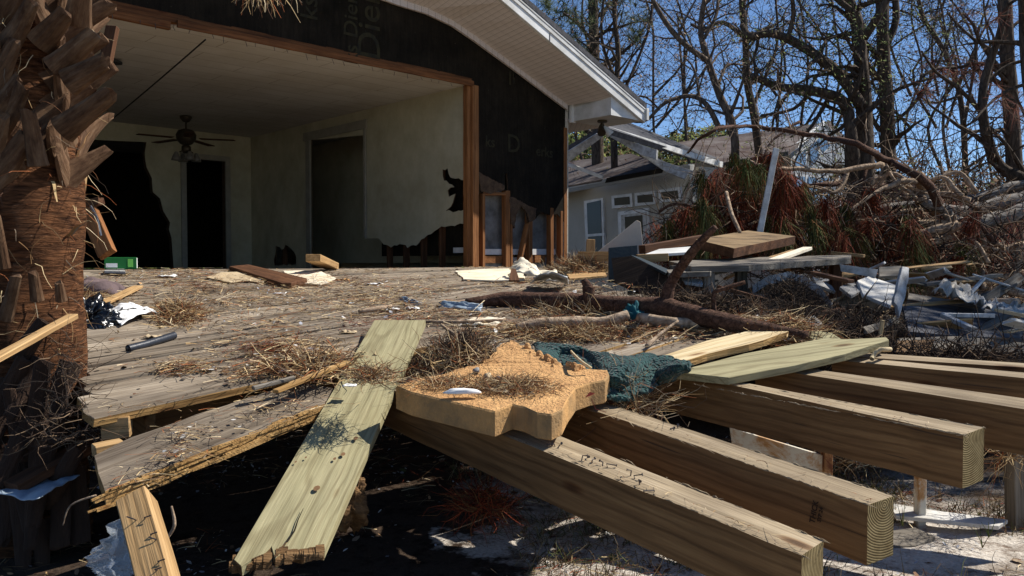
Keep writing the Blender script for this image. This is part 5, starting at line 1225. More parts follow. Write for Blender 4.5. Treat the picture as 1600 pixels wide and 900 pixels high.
# nails in the joist tops
def nail(x, y, par, dx=.02, h=.02, L=.05):
    p = surf(x, y, -.04); mb = MB(); h = rq_.uniform(.003, .018); q_ = p + Vector((rq_.uniform(-.3, .3) * dx, rq_.uniform(-1, 1) * dx * .3, h)); an = rq_.uniform(0, 6.28); e = q_ + Vector((math.cos(an), math.sin(an), rq_.uniform(-.2, .3))) * rq_.uniform(.012, .035)
    mb.tube([p - UP * .01, q_, e], .0022, 6); mb.tube([e, e + (e - q_).normalized() * .002], .005, 8); mb.build('bent_nail', M['steelnail'], par)
for x, y in ((806, 664), (842, 671), (836, 678), (856, 685), (868, 696), (876, 694), (918, 714), (924, 723), (908, 719), (941, 727), (950, 729), (985, 742), (993, 747), (1060, 668), (1050, 671), (1000, 756), (1020, 768)): nail(x, y, deck)
p = surf(925, 632, -.04); mb = MB(); mb.tube([p, p + Vector((-.012, 0, .035))], .002, 6); mb.tube([p + Vector((-.012, 0, .035)), p + Vector((-.0125, 0, .037))], .005, 8); mb.build('bent_nail', M['steelnail'], deck)

# ================================================================== LITTER
def litter(name, n, sampler, mat, label, lmin, lmax, wd, rise=.006, tilt=.15, seed=1, curl=.25, asp='stuff', parent=None, dirx=None):
    r = random.Random(seed); mb = MB()
    for _ in range(n):
        p = sampler(r)
        if p is None: continue
        a = r.gauss(dirx, .7) if (dirx is not None and r.random() < .6) else r.uniform(0, 6.28); L = r.uniform(lmin, lmax) * (1 + (r.random() < .06) * 1.5); dz_ = r.gauss(0, tilt)
        d = Vector((math.cos(a), math.sin(a), dz_)).normalized(); sdv = Vector((-d.y, d.x, r.gauss(0, .5))).normalized(); c2 = r.gauss(0, curl)
        p = p + UP * (rise * r.random() + abs(dz_) * L * .5)
        e = p + d * L * .5 + sdv * c2 * L * .12; mb.strip([p - d * L * .5, p + UP * .003, e], wd * r.uniform(.5, 1.4), sdv, 0, True)
    o = mb.build(name, mat, parent); 
    if not parent: o['kind'] = 'stuff'; o['label'] = label
    return o
def deck_sampler(thr, q0=.05, q1=4.36):
    def f(r):
        for _ in range(60):
            q = r.uniform(q0, q1); a = r.uniform(aleft(q) + .05, aright(q)); 
            k = noise.noise(Vector((a * .9, q * 1.9, 3))) + .6 * noise.noise(Vector((a * 3.1, q * 5.3, 8))) + .35 * noise.noise(Vector((a * 9, q * 14, 1)))
            if k > thr + r.gauss(0, .09): return dp(a, q, .004)
        return None
    return f
def px_sampler(spots, h=.004, fz=None):
    """spots: (px, py, sx, sy, weight, mound height)"""
    tw = sum(s[4] for s in spots)
    def f(r):
        t = r.random() * tw
        for s in spots:
            t -= s[4]
            if t <= 0: break
        gx_, gy_ = r.gauss(0, 1), r.gauss(0, 1); x = s[0] + gx_ * s[2]; y = s[1] + gy_ * s[3]
        if y < 420: return None
        m = s[5] * math.exp(-.5 * (gx_ * gx_ + gy_ * gy_)); p = surf(s[0] + gx_ * s[2], y, 0)
        a, q_ = aq(p)
        if q_ < 0: return None
        if q_ > 4.3 and not fz and a < -4.0: return None
        p.z += h + m * (r.random() ** .6) + (fz or 0); return p
    return f
litter('straw_litter', 4000, deck_sampler(.24), M['straw'], 'pine straw and chips scattered over the deck boards', .015, .07, .0022, .010, .10, 3, dirx=.75)
litter('straw_litter', 1500, deck_sampler(-.3), M['straw'], 'sparse straw on the bare deck boards', .02, .09, .0014, .004, .05, 4, dirx=.75)
sp1 = [(250, 432, 60, 5, 2, .02), (420, 440, 90, 8, 4, .02), (560, 455, 90, 10, 5, .03), (300, 455, 80, 8, 3, .02), (600, 480, 60, 10, 4, .05), (450, 470, 80, 12, 3, .02), (270, 492, 18, 9, 3, .06), (400, 520, 60, 14, 2, .02), (470, 560, 45, 18, 4, .03), (500, 575, 30, 14, 4, .05), (430, 590, 45, 12, 3, .03), (290, 580, 25, 6, 1.3, .03), (700, 498, 60, 6, 3, .03),
       (900, 520, 90, 8, 6, .03), (1040, 520, 60, 10, 4, .04), (820, 522, 60, 8, 3, .03), (1150, 515, 50, 8, 4, .07), (1220, 522, 30, 8, 4, .10), (870, 450, 70, 8, 3, .02), (150, 470, 25, 8, 2, .03), (100, 470, 30, 8, 2, .05), (350, 480, 60, 10, 2, .02)]
litter('pine_straw', 16000, px_sampler(sp1), M['straw'], 'drifts of pine straw and broken reeds on the deck', .02, .11, .0026, .012, .16, 5, dirx=.6)
litter('red_pine_needles', 3200, px_sampler([(300, 450, 30, 4, 1, .01), (420, 548, 30, 6, 2, .01), (600, 510, 40, 8, 2, .02), (1000, 520, 100, 8, 3, .02), (850, 460, 60, 5, 1, .02), (460, 580, 40, 12, 3, .02), (560, 440, 50, 4, 1, .01)]), M['redneedle'], 'rust red pine needles on the deck', .04, .12, .0014, .012, .15, 6)
# dark twiggy clump between the plank and the foam
def clump(name, label, px, py, sx, sy, h, n, mat, L0, L1, wd, fz=0, seed=1, Y=None):
    r = random.Random(seed); mb = MB()
    for _ in range(n):
        gx_, gy_ = r.gauss(0, 1), r.gauss(0, 1); e = math.exp(-.5 * (gx_ ** 2 + gy_ ** 2)); 
        if gx_ ** 2 + gy_ ** 2 > 5: continue
        p = surf(px + gx_ * sx, py + gy_ * sy, fz) if Y is None else at(px + gx_ * sx, py, Y + gy_ * sy)
        p = p + UP * h * e * r.random() ** .7; d = Vector((r.gauss(0, 1), r.gauss(0, 1), r.gauss(.12, .5 if 'root' in name or 'twig' in name or 'brush' in name else .24))).normalized(); pts = wander(p, d, r.uniform(L0, L1), 4, .22 if 'straw' in name else .4, r)
        mb.tube(pts, [wd, wd * .9, wd * .7, wd * .5, wd * .3], 3, cap=False)
    o = mb.build(name, mat); o['kind'] = 'stuff'; o['label'] = label; return o
clump('twig_clump', 'dark tangled clump of twigs and straw behind the foam cushion', 722, 574, 27, 9, .15, 1900, M['brush'], .05, .18, .0026, .0, 1)
clump('twig_clump', 'lighter straw mixed into the tangled clump behind the foam', 715, 578, 34, 10, .11, 900, M['straw'], .05, .2, .0022, .02, 2)
clump('straw_heap', 'small heap of straw across the green plank', 580, 588, 20, 7, .02, 520, M['straw'], .03, .12, .0018, .13, 3)
clump('straw_heap', 'straw and leaves on the orange cushion', 800, 604, 36, 8, .025, 1000, M['straw'], .03, .09, .0013, .10, 4)
clump('straw_heap', 'straw on the left part of the orange cushion', 705, 600, 36, 6, .02, 500, M['straw'], .03, .09, .0013, .10, 5)
clump('straw_heap', 'rounded heap of brown straw at the foot of the bare studs', 908, 425, 24, 2.5, .15, 3200, M['straw'], .05, .2, .003, .0, 6)
clump('root_tangle', 'tangle of thin roots hanging between the blanket and the third joist', 985, 640, 26, 12, .10, 260, M['straw'], .1, .35, .0018, -.10, 7)
clump('straw_heap', 'brown straw piled at the right end of the deck', 1220, 528, 34, 6, .07, 1000, M['straw'], .06, .24, .0024, -.02, 8)
clump('straw_heap', 'twigs and straw gathered along the long branch', 960, 492, 90, 4, .04, 1400, M['straw'], .05, .22, .0024, .0, 61)
clump('straw_heap', 'dark twigs gathered behind the long branch', 1080, 486, 60, 5, .10, 1400, M['brush'], .06, .28, .003, .0, 62)
clump('straw_heap', 'straw drift between the foam and the long branch', 900, 528, 60, 6, .04, 1500, M['straw'], .04, .18, .0022, .0, 63)
clump('straw_heap', 'reeds and splinters left of the green plank', 480, 582, 30, 9, .035, 420, M['straw'], .06, .24, .003, .0, 64)
clump('straw_heap', 'loose straw by the newspaper', 280, 497, 20, 9, .09, 800, M['straw'], .05, .16, .0022, .0, 9)
clump('straw_heap', 'straw caught between the palm trunk and the deck', 110, 480, 24, 10, .10, 900, M['straw'], .06, .2, .0022, .0, 10)
def flakes(name, n, sampler, mat, label, s0, s1, seed):
    r = random.Random(seed); mb = MB()
    for _ in range(n):
        p = sampler(r)
        if p is None: continue
        s_ = r.uniform(s0, s1); k = r.randint(4, 6); ph = r.uniform(0, 6.28); tl = Vector((r.gauss(0, .3), r.gauss(0, .3), 0)); el = r.uniform(.35, 1)
        vs_ = [p + UP * .008 + Vector((math.cos(ph) * math.cos(6.28 * j / k) * s_ - math.sin(ph) * math.sin(6.28 * j / k) * s_ * el, math.sin(ph) * math.cos(6.28 * j / k) * s_ + math.cos(ph) * math.sin(6.28 * j / k) * s_ * el, 0)) * r.uniform(.7, 1.1) for j in range(k)]
        vs_ = [v + UP * ((v - p).dot(tl)) for v in vs_]; mb.add(vs_, [tuple(range(k))])
    o = mb.build(name, mat); o['kind'] = 'stuff'; o['label'] = label; return o
flakes('debris_flakes', 1100, px_sampler(sp1), M['bits'], 'chips of paper, bark and plastic in the deck litter', .005, .022, 12)
flakes('debris_flakes', 380, deck_sampler(-.1), M['dryleaf'], 'dry leaves strewn over the deck', .008, .022, 13)
r = rq_
for i, (x, y, s_, m_, lb) in enumerate([(240, 527, .03, 'card', 'small brown flake right of the black pipe'), (487, 549, .025, 'paper', 'white paper scrap left of the green plank'), (470, 546, .02, 'brown', 'red brown bark chip left of the green plank'), (545, 519, .03, 'card', 'pinkish bark flake near the top of the green plank'), (610, 484, .04, 'paper', 'white plastic scrap just behind the green plank'), (645, 482, .03, 'paper', 'small white scrap behind the top right corner of the green plank'), (535, 438, .04, 'foam', 'orange foam scrap near the brown board'), (585, 444, .05, 'paper', 'torn white paper strip in the middle of the deck'), (308, 493, .03, 'foam', 'orange scrap right of the newspaper'), (301, 482, .022, 'paper', 'white shell right of the newspaper'), (268, 484, .035, 'foam', 'yellow stick piece at the tip of the newspaper'), (326, 576, .02, 'metal', 'dark metal scrap low on the left deck'), (547, 603, .02, 'paper', 'tiny white scrap on the straw across the plank'), (262, 432, .05, 'paper', 'white scrap at the back left of the deck'), (437, 459, .03, 'paper', 'white flake below the brown board'), (1190, 520, .07, 'paper', 'crumpled white paper on the pale split board'), (440, 545, .04, 'brown', 'rusty bark strip on the middle of the deck')]):
    p = S(x, y, .012); k = crumple('scrap', [p + Vector((-s_ * 1.6, -s_, 0)), p + Vector((s_ * 1.6, -s_ * .8, 0)), p + Vector((s_ * 1.4, s_, 0)), p + Vector((-s_ * 1.3, s_ * 1.1, 0))], M[m_], lb, 'scrap', .003, .012, 6, seed=i)
# debris ridges on the loose plank
flakes('debris_flakes', 60, px_sampler([(290, 662, 12, 4, 1, .0), (278, 694, 12, 5, 1, .0), (340, 650, 30, 6, 1, 0)], .004 - .05, 1e-6), M['bits'], 'chips on the loose splintered board', .005, .014, 15)
litter('straw_litter', 420, px_sampler([(290, 664, 25, 6, 2, .01), (280, 695, 25, 8, 2, .01), (430, 625, 50, 12, 4, .02), (220, 730, 25, 10, 1, .0)], -.042, 1e-6), M['straw'], 'straw on the loose splintered board', .02, .11, .0018, .01, .12, 16)
def onjoist(r):
    l0, l1 = r.choice((((1253, 868), (640, 618)), ((1253, 868), (700, 640)), ((1355, 789), (905, 633)), ((1505, 680), (1050, 590))))
    t = r.random(); x = l0[0] + (l1[0] - l0[0]) * t; y = l0[1] + (l1[1] - l0[1]) * t; return surf(x + 14, y - 3 - 3 * r.random(), -.036)
litter('straw_litter', 130, onjoist, M['straw'], 'straw caught on the joist tops', .012, .05, .0012, .003, .04, 17)

# ================================================================== LOWER LEFT
pst = tag(beam('leaning_post', at(214, 782, 2.36), at(262, 960, 2.05), .088, .088, M['tan'], up=Vector((.15, -1, .4)), bevel=.004), 'square timber post studded with nails under the left end of the loose board', 'post')
for (x, y) in ((228, 812), (240, 838), (247, 846), (252, 880), (249, 893), (215, 814)):
    p = at(x, y, 2.36 - (y - 782) / 178 * .31 - .052); mb = MB(); e = p + Vector((rq_.uniform(-.01, .01), -.018, .012)); mb.tube([p + Vector((0, .02, 0)), p, e, e + Vector((rq_.choice((-1, 1)) * .018, 0, .006))], .002, 5); o = mb.build('nail', M['steelnail']); reparent(o, pst)
ff = crumple('clear_film', [at(160, 860, 2.45), at(152, 905, 2.4), at(206, 905, 2.25), at(212, 786, 2.34)], M['clear'], 'clear plastic film hanging over the left side of the nailed post', 'film', .001, .03, 16)
sb = tag(lump('rotten_log_end', at(549, 784, 3.1), .06, .06, .10, M['rot'], 6, .55, 4, 4, flat=False), 'rotten broken log end poking out behind the green plank', 'log')
tag(beam('dark_board', at(18, 762, 3.3), at(150, 690, 3.6), .12, .04, M['brown']), 'dark board leaning in the shade below the palm', 'board')
crumple('blue_sheet', [at(-10, 775, 3.25), at(60, 785, 3.15), at(125, 745, 3.4), at(60, 735, 3.6)], M['blueplastic'], 'crumpled pale blue sheet on the ground behind the palm foot', 'sheet', .003, .015, 18, sz=1.5)
bk = tag(lathe('dark_bucket', onz(112, 800, .02), [(.05, 0), (.06, .02), (.068, .12), (.07, .13)], M['darkteal'], None, 18), 'small dark bucket standing in the shade at the lower left', 'bucket')
log('hanging_root', [at(268, 790, 2.6), at(272, 820, 2.6), at(258, 850, 2.6), at(270, 880, 2.6)], [.004, .006, .005, .003], M['palebark'], 'curly pale root hanging right of the nailed post', 'root', n=5)
log('hanging_root', [at(150, 775, 2.7), at(110, 790, 2.7), at(98, 820, 2.7)], [.004, .003, .002], M['palebark'], 'thin pale root arching out below the left corner of the deck', 'root', n=5)
clump('root_tangle', 'fine roots around the foot of the palm', 110, 700, 30, .12, .5, 260, M['brush'], .06, .25, .002, 0, 21, Y=3.35)

# ================================================================== GROUND COVER
def gsamp(x0, x1, y0, y1, thr, h=0.0):
    def f(r):
        for _ in range(20):
            x, y = r.uniform(x0, x1), r.uniform(y0, y1)
            if noise.noise(Vector((x * 1.3, y * 1.3, 4))) + .5 * noise.noise(Vector((x * 4, y * 4, 4))) > thr: return Vector((x, y, gh(x, y) + h))
        return None
    return f
litter('ground_straw', 4500, gsamp(-3.5, 5, 2.4, 7.5, -.05), M['straw'], 'straw and needles scattered on the sand', .03, .14, .0022, .02, .2, 31)
litter('ground_straw', 3000, gsamp(-.2, 4, 2.6, 5.2, .0), M['weed'], 'grey brown straw on the sand at lower right', .02, .10, .002, .03, .4, 33)
litter('ground_needles', 2500, gsamp(-1, 4, 2.6, 5.5, .05), M['redneedle'], 'red pine needles on the sand', .06, .16, .0016, .02, .15, 32)
flakes('ground_flakes', 3500, gsamp(-3.5, 5, 2.4, 7, -.2), M['bits'], 'pebbles, shell and paper chips on the ground', .004, .018, 34)
flakes('ground_leaves', 1200, gsamp(-3.5, 6, 2.4, 9, -.1), M['dryleaf'], 'dead leaves on the ground', .01, .03, 35)
wm = MB(); r = random.Random(41)
for _ in range(420):
    f_ = gsamp(-.4, 3.6, 3.0, 5.0, .02)(r)
    if f_ is None: continue
    for k in range(r.randint(3, 9)):
        d = Vector((r.gauss(0, .5), r.gauss(0, .5), 1)).normalized(); wm.tube(wander(f_ + Vector((r.gauss(0, .02), r.gauss(0, .02), 0)), d, r.uniform(.04, .16), 4, .3, r), [.0022, .0018, .0014, .001, .0007], 3, cap=False)
o = wm.build('dry_weeds', M['weed']); o['kind'] = 'stuff'; o['label'] = 'dry weeds growing from the sand at the lower right'
gm_ = MB()
for (x, y, h) in ((1535, 856, .11), (1410, 822, .12), (1370, 800, .1), (1545, 840, .09)):
    p = onz(x, y, .02)
    for k in range(3): gm_.strip(wander(p, (r.gauss(0, .12), r.gauss(0, .1), 1), h * r.uniform(.7, 1.2), 4, .08, r), .003, Vector((1, 0, 0)))
o = gm_.build('grass_blades', M['grass'] if 'grass' in M else M['oakleaf']); o['kind'] = 'stuff'; o['label'] = 'a few green grass blades in the sand'

# ================================================================== UNDER AND BEYOND THE JOISTS
tag(slab('rusty_sheet', [at(1140, 668, 4.3), at(1287, 712, 4.2), at(1290, 775, 4.2), at(1150, 745, 4.3)], .02, (1, 0, 0), [M['rust']]), 'white enamel sheet streaked with rust under the bare joists', 'metal sheet')
for (x0, y0, x1, y1, Y, wd, m_, lb, nm) in ((1292, 690, 1290, 790, 4.2, .06, 'rust', 'rusty post at the right edge of the rusty sheet', 'metal_post'), (1438, 735, 1437, 822, 3.95, .055, 'rust', 'short metal post standing under the third joist end', 'metal_post'), (1585, 680, 1588, 826, 3.9, .085, 'grey', 'grey weathered wooden post with roots near the right edge', 'wooden_post'), (1300, 590, 1302, 700, 5.2, .09, 'grey', 'wooden post in the shade behind the third joist', 'wooden_post')):
    p0, p1 = at(x0, y0, Y), at(x1, y1, Y); p1.z = min(p1.z, gh(p1.x, p1.y)) - .04
    tag(beam(nm, p0, p1, wd, wd * .7, M[m_], up=Vector((1, 0, 0))), lb, 'post')
tag(slab('white_board', [onz(1385, 785, .06), onz(1465, 798, .07), onz(1575, 812, .05), onz(1560, 822, .05), onz(1400, 805, .06)], .02, (1, 0, 0), [M['whitedirty']]), 'dirty white board on the ground beyond the joist ends', 'board')
tag(slab('metal_tray', [onz(1385, 830, .03), onz(1430, 824, .03), onz(1462, 838, .03), onz(1430, 852, .03), onz(1390, 855, .02)], .02, (1, 0, 0), [M['grey']]), 'weathered grey lid half buried in the sand right of the second joist', 'lid')
clump('root_tangle', 'roots wrapped round the grey post at the right edge', 1580, 730, 10, .12, .5, 200, M['straw'], .08, .3, .002, 0, 22, Y=3.85)
clump('straw_heap', 'sunlit straw seen between the second and third joists', 1330, 725, 30, .2, .08, 500, M['straw'], .06, .2, .003, 0, 23, Y=5.0)
clump('needle_clump', 'red dead pine needle clump in the shade under the nearest joist', 755, 800, 22, .12, .12, 400, M['redneedle'], .1, .22, .002, 0, 24, Y=3.4)
mb = MB(); pp = [S(1362, 561, -.02), S(1368, 551, .0), S(1376, 546, .02), S(1391, 546, .0)]; mb.tube(pp, .012, 8, cap=False); tag(mb.build('plastic_pipe', M['fresh'], smooth=True), 'bent cream plastic pipe end behind the second green plank', 'pipe')
tag(beam('cut_stake', at(1379, 500, 4.9), at(1374, 530, 4.9), .02, .02, M['fresh'], up=Vector((1, 0, 0))), 'thin pale stake standing beside the tip of the green plank', 'stake')

M['darkmud'] = plain('dark_debris', rgb(58, 46, 36), 0.95, 0.5, 12, bump=1.0, bs=40, bd=.05)  # mottled dark brown for the debris mounds
# ================================================================== DEBRIS FIELD AT THE RIGHT
def sl(name, label, cat, pts, th, mat, xd=(1, 0, 0), **k): return tag(slab(name, [at(*p) for p in pts], th, xd, [M[mat]] if isinstance(mat, str) else mat, **k), label, cat)
sl('triangular_board', 'beige triangular board standing on edge before the beige house', 'board', [(926, 400, 8.4), (995, 344, 8.4), (1001, 347, 8.4), (1006, 402, 8.4)], .03, 'card')
M['beige'] = plain('beige_board', rgb(196, 182, 164), .8, .1, 3)
bpy.data.objects['triangular_board'].data.materials[0] = M['beige']
tag(beam('post_stub', at(923, 374, 8.2), at(922, 400, 8.2), .10, .08, M['tan'], up=Vector((1, 0, 0))), 'stubby tan post left of the beige triangular board', 'post')
tag(beam('tan_timber', at(907, 401, 8.0), at(965, 401, 7.7), .09, .10, M['tan']), 'short tan timber lying under the beige triangular board', 'timber')
cb = thing('dark_cabinet', 'broken dark cabinet with its drawer pushed aslant behind the long branch', 'cabinet', at(980, 450, 6.9))
slab('side_panel', [at(951, 387, 7.0), at(996, 383, 7.0), at(998, 440, 6.9), at(951, 440, 6.9)], .03, (1, 0, 0), [M['darkteal']], cb)
slab('drawer_front', [at(955, 403, 6.7), at(985, 400, 6.7), at(1040, 425, 6.3), at(1050, 462, 6.2), at(1000, 458, 6.3), at(960, 440, 6.6)], .03, (1, 0, 0), [M['rotd']] if 'rotd' in M else [M['brown']], cb)
slab('drawer_edge', [at(985, 398, 6.72), at(1000, 402, 6.9), at(1052, 424, 6.5), at(1040, 426, 6.3)], .02, (1, 0, 0), [M['darkteal']], cb)
tag(beam('tan_timber', at(995, 404, 6.9), at(1043, 402, 6.9), .10, .07, M['tan']), 'tan timber end poking out right of the dark cabinet', 'timber')
sl('painted_board', 'sunlit white panel lying below the stacked door', 'panel', [(1005, 398, 7.0), (1030, 389, 7.5), (1080, 385, 7.6), (1084, 393, 7.2)], .025, 'white')
tag(beam('brown_beam', at(1003, 390, 7.6), at(1105, 372, 8.3), .08, .08, M['brown']), 'brown beam running up to the left corner of the stacked door', 'beam')
sl('flush_door', 'thick stained wooden slab lying flat on top of the debris pile', 'door', [(1087, 374, 7.3), (1168, 360, 8.6), (1243, 369, 8.2), (1147, 388, 6.9)], .085, [M['door'], M['brown']] if 'door' in M else [M['tan'], M['brown']], (1, .5, 0), sidemat=1)
tb = thing('plank_bench', 'weathered plank bench on square posts under the stacked wooden slab', 'bench', at(1130, 470, 6.4))
slab('plank', [at(1045, 408, 6.9), at(1175, 402, 7.6), at(1330, 398, 7.6), at(1330, 403, 7.0), at(1170, 414, 6.3), at(1080, 416, 6.3)], .05, (1, 0, 0), [M['grey']], tb)
slab('plank', [at(1040, 421, 6.5), at(1100, 417, 6.9), at(1140, 417, 6.7), at(1110, 424, 6.2), at(1045, 426, 6.2)], .04, (1, 0, 0), [M['grey']], tb)
for (x, Y) in ((1107, 6.3), (1158, 6.7), (1306, 7.2), (1056, 6.6)):
    p = at(x, 409, Y); b_ = Vector((p.x, p.y, gh(p.x, p.y) - .05)); beam('leg', p - UP * .03, b_, .085, .085, M['grey'] if x != 1306 else M['brown'], tb, up=Vector((1, 0, 0)))
log('leaning_pole', [at(1135, 300, 8.6), at(1142, 330, 8.4), at(1156, 364, 8.2)], [.02, .024, .02], M['palebark'], 'thin pale stick leaning on the back of the stacked slab', 'stick', n=6)
tag(beam('white_pole', at(1213, 232, 9.2), at(1187, 364, 9.0), .065, .03, M['whitedirty'], up=Vector((0, -1, 0))), 'slim white painted pole leaning among the dead pine needles', 'pole')
crumple('white_tub', [at(1176, 446, 6.6), at(1232, 424, 6.9), at(1290, 444, 6.5), at(1300, 470, 6.2)], M['bluewhite'], None, None) if False else None
mb = MB(); arc = [at(1176, 446, 6.5), at(1200, 431, 6.5), at(1230, 425, 6.5), at(1258, 432, 6.4), at(1283, 449, 6.3), at(1299, 472, 6.2)]
for i in range(len(arc) - 1):
    d = arc[i + 1] - arc[i]; mb.add([arc[i], arc[i + 1], arc[i + 1] + Vector((.02, .35, -.10)), arc[i] + Vector((.0, .35, -.10)), arc[i] - UP * .07, arc[i + 1] - UP * .07], [(0, 1, 2, 3), (0, 4, 5, 1)])
o = mb.build('white_tub_rim', M['bluewhite'], smooth=False); md = o.modifiers.new('s', 'SOLIDIFY'); md.thickness = .015; tag(o, 'curved white tub rim sticking out of the dark brush heap', 'tub')
for (q4, lb, m_, nm) in (([(1312, 413, 6.9), (1372, 421, 6.8), (1368, 434, 6.8), (1314, 424, 6.9)], 'white metal flashing strip behind the grey steps', 'bluewhite', 'flashing'), ([(1373, 417, 6.9), (1408, 415, 6.9), (1410, 430, 6.8), (1374, 432, 6.8)], 'short grey board beside the upright blue white strip', 'grey', 'grey_board'),
                     ([(1340, 438, 6.5), (1362, 430, 6.9), (1372, 436, 6.8), (1350, 462, 6.2)], 'first pale stair board left of the upright strip', 'whitedirty', 'stair_board'), ([(1354, 462, 6.2), (1372, 436, 6.8), (1402, 446, 6.6), (1392, 478, 6.0)], 'broad pale stair board next to the upright strip', 'whitedirty', 'stair_board'), ([(1312, 448, 6.4), (1332, 440, 6.7), (1350, 452, 6.4), (1330, 462, 6.1)], 'small pale board at the left of the stair boards', 'greypanel', 'stair_board'),
                     ([(1270, 432, 6.6), (1300, 446, 6.6), (1306, 456, 6.5), (1276, 444, 6.5)], 'small bluish board on the brush heap', 'greypanel', 'board'), ([(1066, 434, 6.4), (1098, 437, 6.3), (1098, 444, 6.2), (1070, 440, 6.3)], 'bright blue white board in the shade under the bench', 'blueplastic', 'board')):
    sl(nm, lb, 'board', q4, .025, m_)
sl('upright_strip', 'upright crumpled blue white metal strip with ragged edges', 'metal strip', [(1410, 416, 6.1), (1421, 418, 6.1), (1420, 432, 6.05), (1416, 455, 5.95), (1411, 475, 5.9), (1405, 497, 5.8), (1402, 478, 5.8), (1397, 472, 5.85), (1404, 440, 6.0)], .03, 'bluewhite', (0, 0, 1), sub=.05, jitter=.005)
sl('dark_roofing', 'dark brown roofing sheet lying flat at the right of the pile', 'roofing', [(1410, 478, 6.1), (1530, 474, 7.0), (1640, 500, 6.6), (1640, 530, 5.6), (1500, 525, 5.4), (1420, 518, 5.4)], .03, 'shingle')
sl('long_grey_plank', 'long weathered plank in front of the dark roofing sheet', 'plank', [(1405, 528, 5.2), (1500, 525, 5.25), (1640, 540, 5.3), (1640, 556, 5.1), (1500, 545, 5.0), (1410, 545, 5.0)], .04, 'grey')
sl('long_grey_plank', 'narrow weathered plank rising left of the white cloth', 'plank', [(1420, 458, 6.8), (1520, 474, 6.8), (1530, 482, 6.6), (1418, 468, 6.6)], .05, 'grey')
sl('green_grey_board', 'greenish board end at the left of the long weathered plank', 'board', [(1402, 532, 5.0), (1460, 530, 5.0), (1456, 548, 4.9), (1400, 550, 4.9)], .03, 'joist')
fr_ = thing('frame_corner', 'white wooden frame corner lying on the dark roofing sheet', 'frame', at(1500, 500, 5.6))  # corner of a white wooden frame
beam('rail', at(1472, 492, 5.7), at(1552, 493, 5.8), .04, .03, M['bluewhite'], fr_); beam('rail', at(1474, 493, 5.7), at(1522, 515, 5.3), .04, .03, M['bluewhite'], fr_)
crumple('white_cloth', [at(1460, 460, 6.4), at(1540, 482, 6.1), at(1545, 478, 6.8), at(1475, 440, 6.9)], M['clothwhite'], 'crumpled white cloth among the fallen branches at right', 'cloth', .006, .07, 20, sz=4)
crumple('white_cloth', [at(1535, 484, 6.0), at(1610, 498, 5.9), at(1612, 484, 6.3), at(1545, 474, 6.5)], M['clothwhite'], 'torn bluish white netting at the right edge behind the roofing', 'cloth', .004, .04, 16, sz=5)
tag(beam('white_stub', at(1584, 500, 5.8), at(1602, 512, 5.7), .05, .03, M['bluewhite']), 'white board stub at the right edge on the roofing sheet', 'board')
log('pale_log', [at(1545, 476, 6.9), at(1590, 474, 6.9)], [.05, .05], M['palebark'], 'short pale log beside the white cloth', 'log')
for (x, y, rx, ry, rz2, lb) in ((1235, 506, .36, .45, .36, 'dark earth and brush mound under the right end of the bench'), (1130, 506, .3, .4, .14, 'low dark mound of debris between the bench posts'), (1330, 512, .4, .4, .12, 'low dark mound of debris before the stair boards')):
    c = at(x, y, 6.1); c.z = gh(c.x, c.y) - .02; o = lump('debris_mound', c, rx, ry, rz2, M['darkmud'], x, .5, 5, 4); o['kind'] = 'stuff'; o['label'] = lb
clump('brush_heap', 'dark tangled brush heap right of the bench posts', 1235, 512, 34, .35, .36, 5200, M['brush'], .06, .26, .0030, 0, 51, Y=6.1)
clump('brush_heap', 'dark brush between the bench and the stair boards', 1330, 525, 46, .2, .12, 900, M['brush'], .1, .35, .004, 0, 52, Y=5.7)
clump('brush_heap', 'brush and straw behind the last joists', 1480, 565, 90, .08, .06, 800, M['brush'], .1, .4, .004, 0, 53, Y=4.9)
clump('brush_heap', 'low brush around the bench legs', 1090, 506, 60, .3, .10, 900, M['brush'], .1, .4, .005, 0, 54, Y=6.3)
# boards and planks jumbled through the pile
r = random.Random(61)
for i, (x0, y0, Y0, x1, y1, Y1, wd, m_, lb) in enumerate([(1020, 430, 6.7, 1095, 452, 6.3, .1, 'brown', 'dark plank sloping behind the raised fork'), (1180, 414, 7.2, 1245, 392, 7.8, .12, 'tan', 'tan plank under the right end of the stacked slab'), (1195, 412, 7.0, 1262, 388, 7.6, .09, 'gyp', 'cream strip right of the tan plank under the slab'), (1240, 420, 6.9, 1330, 440, 6.5, .10, 'brown', 'dark plank sloping down behind the white tub rim'), (1440, 445, 7.4, 1560, 430, 8.0, .10, 'grey', 'grey plank among the fallen branches'), (1300, 395, 8.2, 1350, 400, 8.0, .08, 'tan', 'thin tan board left of the metal flashing'), (1330, 520, 5.6, 1520, 518, 5.7, .04, 'tan', 'thin tan strip above the long weathered plank'), (1120, 448, 6.0, 1200, 470, 5.9, .09, 'brown', 'dark board in the brush behind the right bench post')]):
    tag(beam('loose_board', at(x0, y0, Y0), at(x1, y1, Y1), wd, .03, M[m_]), lb, 'board')

# small broken pieces jumbled through the pile: nothing tells them apart
r = random.Random(63)
for k in range(70):
    x = r.uniform(1030, 1600); y = r.uniform(408, 520) if x > 1150 else r.uniform(412, 470); Y = 5.3 + (520 - y) / 110 * 3.0 + r.uniform(-.3, .3)
    p = at(x, y, Y); a = r.gauss(.3, .9); L = r.uniform(.15, .7); d = Vector((math.cos(a), math.sin(a), r.gauss(0, .22))) * L / 2
    o = beam('broken_lath', p - d, p + d, r.uniform(.03, .11), r.uniform(.01, .03), M[r.choice(('tan', 'grey', 'grey', 'whitedirty', 'brown', 'tan', 'palewood'))], rag=.015, twist=r.gauss(0, .5))
    tag(o, 'small broken lath jumbled in the storm debris at the right', 'lath', 'small broken laths in the debris pile')
